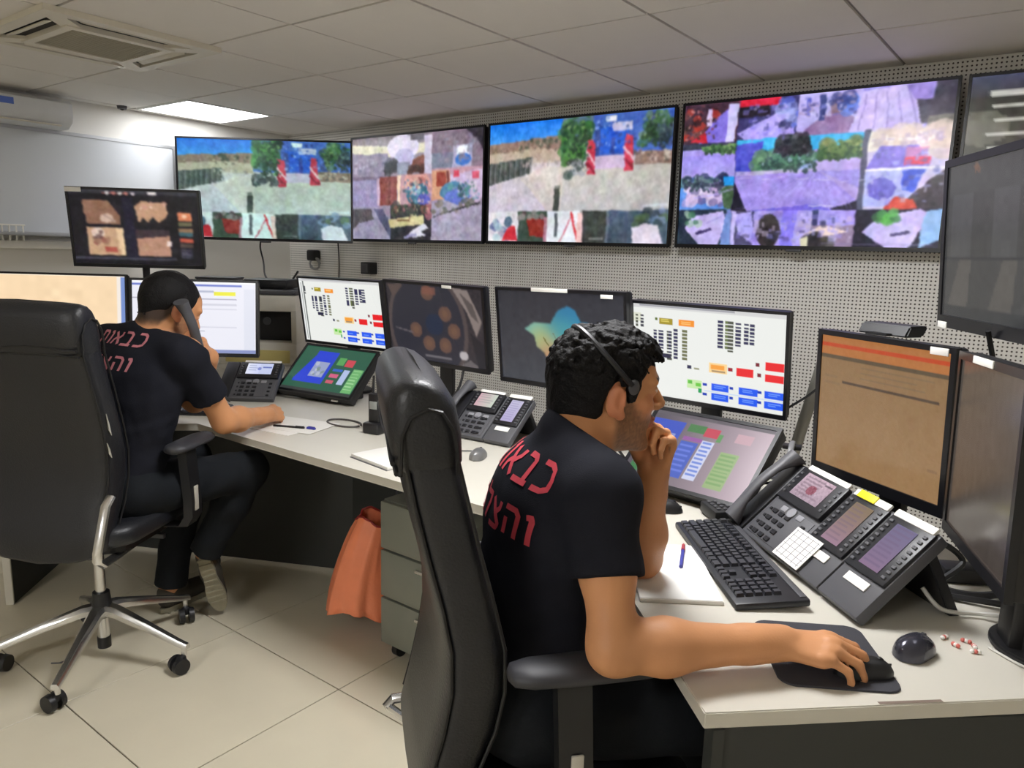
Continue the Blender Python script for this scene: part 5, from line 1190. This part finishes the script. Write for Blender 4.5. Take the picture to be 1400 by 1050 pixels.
def lettering(words, V, F, origin, M, height, line, thick, material, parent, rel, shear=0.0):
    """print words (read right to left) on the back of a shirt; M columns right, forward, up; origin = right end of the first row"""
    tree = BVHTree.FromPolygons([tuple(v) for v in V], [tuple(f) for f in F])
    R_, Fw, Up = M[:, 0], M[:, 1], M[:, 2]
    o = np.array(origin, float)
    for row, wd in enumerate(words):
        x = 0.0; mb = MB()
        for ch in wd:
            strokes, adv = LET[ch]; x -= adv*height
            for st in strokes:
                P = []
                for (a, b) in zip(st[:-1], st[1:]):
                    n = max(2, int(np.hypot(a[0]-b[0], a[1]-b[1])*height/.006)); P += [(a[0]+(b[0]-a[0])*k/n, a[1]+(b[1]-a[1])*k/n) for k in range(n)]
                P.append(st[-1]); prev = None
                for i, (px, py) in enumerate(P):
                    q0, q1 = P[max(0, i-1)], P[min(len(P)-1, i+1)]; dx, dy = q1[0]-q0[0], q1[1]-q0[1]; L = math.hypot(dx, dy)+1e-9; nx, ny = -dy/L, dx/L
                    pair = []
                    for s in (-1, 1):
                        u = x+px*height+s*nx*thick; v = py*height-row*line+s*ny*thick
                        h = tree.ray_cast(Vector(o+R_*u+Up*v-Fw*.35), Vector(Fw))
                        pair.append(None if h[0] is None else mb.bm.verts.new(Vector(h[0])+Vector(h[1])*.0016-Vector(rel)))
                    if None in pair: prev = None; continue
                    if prev: mb.bm.faces.new((prev[0], pair[0], pair[1], prev[1]))
                    prev = pair
            x -= .16*height
        me = bpy.data.meshes.new('shirt_print'); mb.bm.to_mesh(me); mb.bm.free()
        link('shirt_print', me, material, parent, 'row of red Hebrew lettering on the shirt back')
def torso(F, Pv, Ms, Mt, g, sh, k=.05, neck=None, build=1.0):
    """pelvis to shoulders; g inflates"""
    Pv, Ms = np.array(Pv), np.array(Ms); ax = Ms-Pv; up = ax/np.linalg.norm(ax); r = Mt[:, 0]; f = np.cross(up, r); f /= np.linalg.norm(f); Mq = np.stack([r, f, up], 1)
    F.ell(Pv, (.165*build+g, .125+g, .12+g), Mq, k); F.ell(Pv+ax*.30+f*.012, (.145*build+g, .112+g, .14+g), Mq, k); F.ell(Pv+ax*.62, (.160*build+g, .113+g, .17+g), Mq, k); F.ell(Pv+ax*.80-f*.008, (.158*build+g, .102+g, .12+g), Mq, k)
    for s in sh:
        s = np.array(s); F.cone(Ms*.55+s*.45+up*.0, s, .058+g, .050+g, .04); F.cone(Ms+up*.035, s-up*.002, .045+g*.8, .045+g, .04)
    return Mq
def shoe(F, heel, toe, up, k=.012):
    heel, toe, up = np.array(heel, float), np.array(toe, float), np.array(up, float); d = toe-heel
    F.cone(heel+up*.035, heel+d*.35+up*.035, .036, .038, k); F.cone(heel+d*.35+up*.034, heel+d*.85+up*.028, .040, .034, k); F.cone(heel+up*.06, heel+d*.25+up*.085, .036, .04, k)

def build_person(label, base, cfg, skin, beard, stub, h=.0045):
    c, Mh = np.array(cfg['head']), cfg['Mh']; Ms, Pv, Mt = np.array(cfg['ms']), np.array(cfg['pv']), cfg['Mt']
    allp = np.array([c]+[cfg[k] for k in cfg if k[:2] in ('sh', 'el', 'wr', 'hp', 'kn', 'an')]+[Pv])
    lo, hi = allp.min(0)-.26, allp.max(0)+.26; lo[2] = max(lo[2], -.02) if allp[:, 2].min() < .4 else lo[2]
    # the body
    B = Field(lo, hi, h); torso(B, Pv, Ms, Mt, 0, (cfg['shR'], cfg['shL']))
    up = (Ms-Pv)/np.linalg.norm(Ms-Pv)
    P = head(B, c, Mh, Ms+up*.03)
    for s in ('R', 'L'):
        sh, el, wr = (np.array(cfg[k+s]) for k in ('sh', 'el', 'wr'))
        B.cone(sh, sh+(el-sh)*.5, .052, .045, .03); B.cone(sh+(el-sh)*.4, el, .0445, .039, .03); d = wr-el
        B.cone(el, el+d*.3, .040, .043, .03); B.cone(el+d*.3, wr, .043, .0265, .03); B.cone(el+d*.8, wr+d*.04, .029, .026, .02)
        hp, kn, an = (np.array(cfg[k+s]) for k in ('hp', 'kn', 'an'))
        B.cone(hp, kn, .082, .054, .03); B.cone(kn, kn+(an-kn)*.35, .054, .054, .03); B.cone(kn+(an-kn)*.35, an, .054, .036, .03); hl, toe, uf = cfg['ft'+s]
        B.cone(np.array(hl)+np.array(uf)*.04, np.array(toe)*.8+np.array(hl)*.2+np.array(uf)*.03, .03, .026, .02); B.cone(an, np.array(hl)+np.array(uf)*.05, .036, .03, .03)
    for s in ('R', 'L'):
        if s == 'R': SEG.clear()
        cfg['tips'+s] = hand(B, cfg['wr'+s], cfg['Mhand'+s], cfg['curl'+s], cfg['thumb'+s], spread=cfg.get('spread'+s, 4.0))
    V, F = B.mesh(); V = smooth(V, F, 1, .4); del B
    body = person_mesh('person', V, F, base, paint_body(V, c, Mh, skin, beard, stub=stub, fade=cfg.get('fade')), m_skin); body.location = base; tag(body, label, 'person')
    # shirt
    g = .013; S = Field(lo, hi, h*1.15); Mq = torso(S, Pv, Ms, Mt, g, (cfg['shR'], cfg['shL']))
    for s in ('R', 'L'):
        sh, el = np.array(cfg['sh'+s]), np.array(cfg['el'+s]); d = (el-sh); e = sh+d*cfg.get('sleeve', .60); n = d/np.linalg.norm(d)
        S.cone(sh-n*.0, e+n*.06, .059, .061+cfg.get('flare', .004), .035, cut=(e, n))
    S.cone(Ms+up*.005, Ms+up*.052-Mq[:, 1]*.004, .074, .064, .02)
    S.plane_cut(Ms+up*cfg.get('neckcut', .066)-Mq[:, 1]*.01, up*.92+Mq[:, 1]*.38)
    S.plane_cut(Pv-up*.03, -up)
    V, F = S.mesh(); N = vnormals(V, F); t = (V-Pv)@up/np.linalg.norm(Ms-Pv)
    fold = wob(V*np.array([1, 1, 2.2]), 24, cfg['seed']); fold2 = wob(V@(np.eye(3)+.4*np.outer(up, Mq[:, 0])), 55, cfg['seed']+1)
    V = V+N*((.0065*fold+.003*fold2)*np.clip(1.25-t, .35, 1.1))[:, None]; V = smooth(V, F, 2, .5)
    shirt = person_mesh('shirt', V, F, base, None, m_shirt, body, 'black short-sleeved T-shirt'); sv = (V, F, Mq, up)
    # trousers
    Tr = Field(lo, hi, h*1.3); Tr.ell(Pv, (.178, .138, .132), Mq, .05)
    for s in ('R', 'L'):
        hp, kn, an = (np.array(cfg[k+s]) for k in ('hp', 'kn', 'an')); n = (an-kn)/np.linalg.norm(an-kn)
        Tr.cone(hp, kn, .096, .070, .035); Tr.cone(kn, kn+(an-kn)*.4, .070, .068, .03); Tr.cone(kn+(an-kn)*.4, an+n*.05, .068, .058, .03, cut=(an+n*.02, n))
    V, F = Tr.mesh(); N = vnormals(V, F); V = smooth(V+N*(.005*wob(V, 26, cfg['seed']+5)+.002*wob(V, 60, cfg['seed']+6))[:, None], F, 2, .5)
    person_mesh('trousers', V, F, base, None, m_trous, body, 'black trousers')
    for s in ('R', 'L'):
        hl, toe, uf = cfg['ft'+s]; Q = np.array([hl, toe]); Sh = Field(Q.min(0)-.16, Q.max(0)+.16, .005); shoe(Sh, hl, toe, uf); Sh.plane_cut(np.array(hl), -np.array(uf))
        V, F = Sh.mesh(); V = smooth(V, F, 2); so = person_mesh('shoe', V, F, base, None, m_shoe, body, 'dark shoe')
        d = np.array(toe)-np.array(hl); L = np.linalg.norm(d)+.07; d /= np.linalg.norm(d); u = np.array(uf); r = np.cross(d, u)
        out = [(.036*math.copysign(abs(math.sin(a))**.8, math.sin(a))*(1+.22*math.cos(a))*(1-.28*math.exp(-((math.cos(a)+.1)/.3)**2)), L/2*math.cos(a)) for a in np.linspace(0, 2*math.pi, 33)[:-1]]
        mid = (np.array(hl)+np.array(toe))/2-np.array(base); sm = MB().prism(out, -.016, .004, basis(r, d, u, mid), .003)
        for k in range(9):
            y = -L/2+L*(.1+.09*k); sm.box((0, y, -.018), (.05+.012*(k > 5), .009, .006), .001, basis(r, d, u, mid), 1)
        part('sole', sm, m_sole, so, 'worn grey-brown treaded sole')
    return body, sv, P
m_shoe = mat('shoe_dark', (58, 54, 46), rough=0.7); m_sole = mat('shoe_sole', (136, 130, 110), rough=0.85, noise=40, mottle=.2)
def hair_mesh(name, c, M, base, body, line, thick, h=.003, tufts=(), wv=.003, seed=1, label=None, taper=.004, nape=None):
    nape = thick[0] if nape is None else nape
    """hair as a cap over the skull: line(y) is the lowest z that hair reaches"""
    c = np.array(c); P = lambda p: c+M@np.array(p)
    F = Field(c-.19, c+.19, h)
    F.ell(P((0, -.012, .035)), (.074+thick[0], .096+thick[1], .088+thick[2]), M, .01); F.ell(P((0, -.045, -.03)), (.062+nape, .062+nape, .075), M, .02)
    for a, b, r1, r2 in tufts: F.cone(P(a), P(b), r1, r2, .004)
    X, Y, Z = np.meshgrid(*F.ax, indexing='ij', sparse=True); L = [(X-c[0])*M[0][i]+(Y-c[1])*M[1][i]+(Z-c[2])*M[2][i] for i in range(3)]
    F.D = np.maximum(F.D, (line(L[1], np.abs(L[0]))+.0035*np.sin(L[0]*430)*np.cos(L[1]*390)-L[2]).astype(np.float32))
    for s in (-1, 1):
        F.ell(P((s*.085, -.004, -.004)), (.03, .024, .034), M, .006, 's')
    V, Fc = F.mesh(); V = smooth(V, Fc, 1); N = vnormals(V, Fc); Lz = (V-c)@M
    V = V+N*(wv*wob(Lz*np.array([1.6, .8, 1]), 120, seed)*np.clip((Lz[:, 2]+.06)/.12, .15, 1))[:, None]
    t = np.clip((Lz[:, 2]-line(Lz[:, 1], np.abs(Lz[:, 0])))/.045, 0, 1); back = Lz[:, 1] < .0
    V = V-N*(taper*(1-t)*back)[:, None]
    return person_mesh(name, V, Fc, base, None, m_hair, body, label)
def nrm(v): v = np.array(v, float); return v/np.linalg.norm(v)
def handM(y, z, side):
    y = nrm(y); z = np.array(z, float); z = nrm(z-y*(z@y)); x = np.cross(y, z)*(-1 if side == 'R' else 1)
    return np.stack([x, y, z], 1)
office_chair('black leather office chair with chrome base behind the man on the phone', (-2.58, 1.09), 120, -48, 0, 0, (.310, .065, .775), .8, True, .065)
office_chair('black leather office chair close to the camera holding the thinking man', (-.79, 1.172), 50, 20, -.02, -.21, (.258, .0, .775))
# ------------------------------------------------------------------ the near man, chin on hand
Mt = hm(55); Ms = np.array((-.756, 1.192, 1.052)); cR = np.array((-.728, 1.270, 1.172)); MhR = hm(50, 2, 0)
Fw = MhR[:, 1]; wl = cR+Fw*.118-MhR[:, 0]*.012+np.array((0, 0, -.172))
cfgR = dict(head=cR, Mh=MhR, Mt=Mt, ms=Ms, pv=(-.815, 1.125, .60), seed=3,
    shR=Ms+Mt[:, 0]*.158+np.array((-.004, .0, -.024)), elR=(-.545, 1.020, .802), wrR=(-.345, 1.240, .790), shL=Ms-Mt[:, 0]*.150+Mt[:, 1]*.05+np.array((0, 0, -.045)), elL=(-.705, 1.425, .785), wrL=wl,
    MhandR=handM((.90, .43, -.03), (.05, -.12, 1), 'R'), curlR=[(18, 34, 22), (20, 38, 24), (24, 40, 26), (28, 40, 26)], spreadR=1.5,
    thumbR=[(.050, .055, -.022), (.056, .085, -.030), (.052, .108, -.034)],
    MhandL=handM(np.array((0, 0, 1))+Fw*.10, Fw*.8-Mt[:, 0]*.6, 'L'), curlL=[(62, 74, 40), (72, 80, 45), (78, 82, 45), (82, 80, 45)],
    thumbL=[(.040, .055, -.030), (.034, .088, -.036), (.028, .114, -.036)],
    hpR=(-.74, 1.07, .585), knR=(-.43, 1.36, .565), anR=(-.42, 1.42, .11), ftR=((-.45, 1.39, .02), (-.30, 1.53, .02), (0, 0, 1)),
    hpL=(-.87, 1.19, .585), knL=(-.61, 1.54, .565), anL=(-.60, 1.58, .11), ftL=((-.62, 1.56, .02), (-.48, 1.71, .02), (0, 0, 1)), sleeve=.56)
bodyR, svR, PR = build_person('man in black T-shirt leaning his chin on a hand, other hand on a mouse', (-.80, 1.165, 0), cfgR, (202, 144, 100), (62, 48, 40), .58)
rg = np.random.default_rng(5); tufts = []; hcut = None
for k in range(330):
    x, y = rg.uniform(-.070, .070), rg.uniform(-.10, .082)
    q = 1-(x/.080)**2-((y+.012)/.108)**2
    if q < .02: continue
    p = np.array((x, y, .035+.092*math.sqrt(q))); d = nrm((x*5+rg.normal(0, .5), (.9 if y > -.03 else -.35)+rg.normal(0, .45), .25+rg.normal(0, .3))); r = rg.uniform(.0045, .0075)
    lift = (.009+.013*max(0, min(1, (y+.02)/.08)))*max(.12, min(1, (p[2]-.03)/.07)); bend = nrm(rg.normal(size=3))
    for j in range(4):
        nq = nrm((p[0]/.080**2, (p[1]+.012)/.108**2, (p[2]-.035)/.095**2)); d = nrm(d-nq*(d@nq)*.75+bend*.28); e = p+d*rg.uniform(.009, .014)
        m_ = np.array(((e[0])/.080, (e[1]+.012)/.108, (e[2]-.035)/.095)); e = np.array((0, -.012, .035))+(e-np.array((0, -.012, .035)))/np.linalg.norm(m_)*1.0+nrm(m_)*lift*(.5+.17*j)
        if e[2] < .012: break
        tufts.append((tuple(p), tuple(e), r, r*.82)); p = e; r *= .82
lineR = lambda y, x: np.interp(y, [-.13, -.06, -.04, -.026, -.006, .012, .022, .036, .05, .066, .12], [-.108, -.100, -.080, -.045, .022, .03, -.006, -.004, .045, .066, .074])
hair_mesh('hair', cR, MhR, (-.80, 1.165, 0), bodyR, lineR, (.009, .015, .009), tufts=tufts, wv=.0036, seed=2, taper=.010, label='thick wavy black hair')
base = np.array((-.80, 1.165, 0))
bp = [tuple(PR(.090*math.sin(a), .018-.088*max(0, math.cos(a))**.9, .032+.096*max(0, math.cos(a)))-base) for a in np.linspace(-1.57, 1.57, 40)]
hb = part('headband', MB().tube(bp, .0065, 8, .9), m_black, bodyR, 'thin dark band worn over the hair')
for s in (-1, 1): part('band_tip', MB().ball(tuple(PR(s*.089, .022, .028)-base), (.006, .011, .015), Matrix(MhR.tolist()).to_4x4()), m_grey, hb)
V, F, Mq, up = svR
lettering([['kaf', 'bet', 'alef', 'vav', 'tav'], ['vav', 'he', 'tsadi', 'lamed', 'he']], V, F, Ms+Mq[:, 0]*.128-up*.046, Mq, .050, .098, .0052, m_print_red, bodyR, base)
# ------------------------------------------------------------------ the far man on the phone
MtL = hm(103); MsL = np.array((-2.505, 1.255, 1.085)); cL = np.array((-2.476, 1.328, 1.214)); MhL = hm(88, 26, 0)
hsC = cL+MhL@np.array((.106, .036, -.034)); hsY = MhL@nrm((-.16, .72, -.66))
cfgL = dict(head=cL, Mh=MhL, Mt=MtL, ms=MsL, pv=(-2.51, 1.125, .645), seed=9, fade=([-.13, -.08, -.04, -.02, .0, .02, .04, .06], [-.08, -.085, -.07, -.03, .0, -.02, .05, .08]),
    shR=MsL+MtL[:, 0]*.168+np.array((0, .01, -.01)), elR=(-2.372, 1.455, .822), wrR=(-2.475, 1.700, .790), shL=MsL-MtL[:, 0]*.168, elL=(-2.64, 1.50, .85), wrL=hsC+hsY*.055+np.array((-.06, .085, -.075)),
    MhandR=handM((-.42, .88, -.10), (.55, .25, .8), 'R'), curlR=[(40, 45, 25), (48, 50, 30), (55, 55, 30), (60, 55, 30)], thumbR=[(.045, .05, -.02), (.038, .08, -.035), (.025, .10, -.045)],
    MhandL=handM((.6, -.62, .5), (.55, .75, .2), 'L'), curlL=[(50, 55, 35), (55, 58, 35), (58, 60, 35), (60, 60, 35)], thumbL=[(.05, .05, -.025), (.05, .078, -.045), (.035, .10, -.055)],
    hpR=(-2.42, 1.15, .625), knR=(-2.43, 1.58, .605), anR=(-2.555, 1.475, .29), ftR=((-2.555, 1.462, .245), (-2.552, 1.515, .055), (-.80, .56, .05)),
    hpL=(-2.60, 1.11, .625), knL=(-2.74, 1.53, .60), anL=(-2.74, 1.42, .12), ftL=((-2.735, 1.40, .02), (-2.78, 1.60, .02), (0, 0, 1)), sleeve=.62)
baseL = np.array((-2.58, 1.09, 0))
bodyL, svL, PL = build_person('man in black T-shirt holding a phone to his ear while writing', tuple(baseL), cfgL, (200, 142, 98), (74, 56, 46), .45, .005)
lineL = lambda y, x: np.interp(y, [-.13, -.08, -.04, -.02, .0, .015, .03, .045, .06, .12], [-.05, -.052, -.04, .0, .03, .035, .012, .03, .062, .075])
hair_mesh('hair', cL, MhL, tuple(baseL), bodyL, lineL, (.004, .006, .009), wv=.0018, seed=4, taper=.008, nape=-.012, h=.004, label='short cropped black hair')
V, F, Mq, up = svL
lettering([['kaf', 'bet', 'alef', 'vav', 'tav'], ['vav', 'he', 'tsadi', 'lamed', 'he']], V, F, MsL+Mq[:, 0]*.085-up*.004, Mq, .044, .088, .0042, m_print_pale, bodyL, baseL)
hs = thing('telephone_handset', 'dark telephone handset held to the ear of the writing man', 'handset', tuple(hsC), 0)
o = link('grip', handset_mb(.175).mesh('grip', True, 60), m_grey, hs)
zx = MhL[:, 0]-hsY*(MhL[:, 0]@hsY); zx = nrm(zx); xx = np.cross(hsY, zx); o.matrix_local = basis(xx, hsY, zx)
part('cord', MB().tube([Vector(hsY*.1), Vector(hsY*.13)+Vector((0, .02, -.03)), Vector((-.12, .16, -.24)), Vector((-.36, .36, -.36)), Vector((-.64, .50, -.385))], .004, 6), m_cable, hs, 'dark cord')
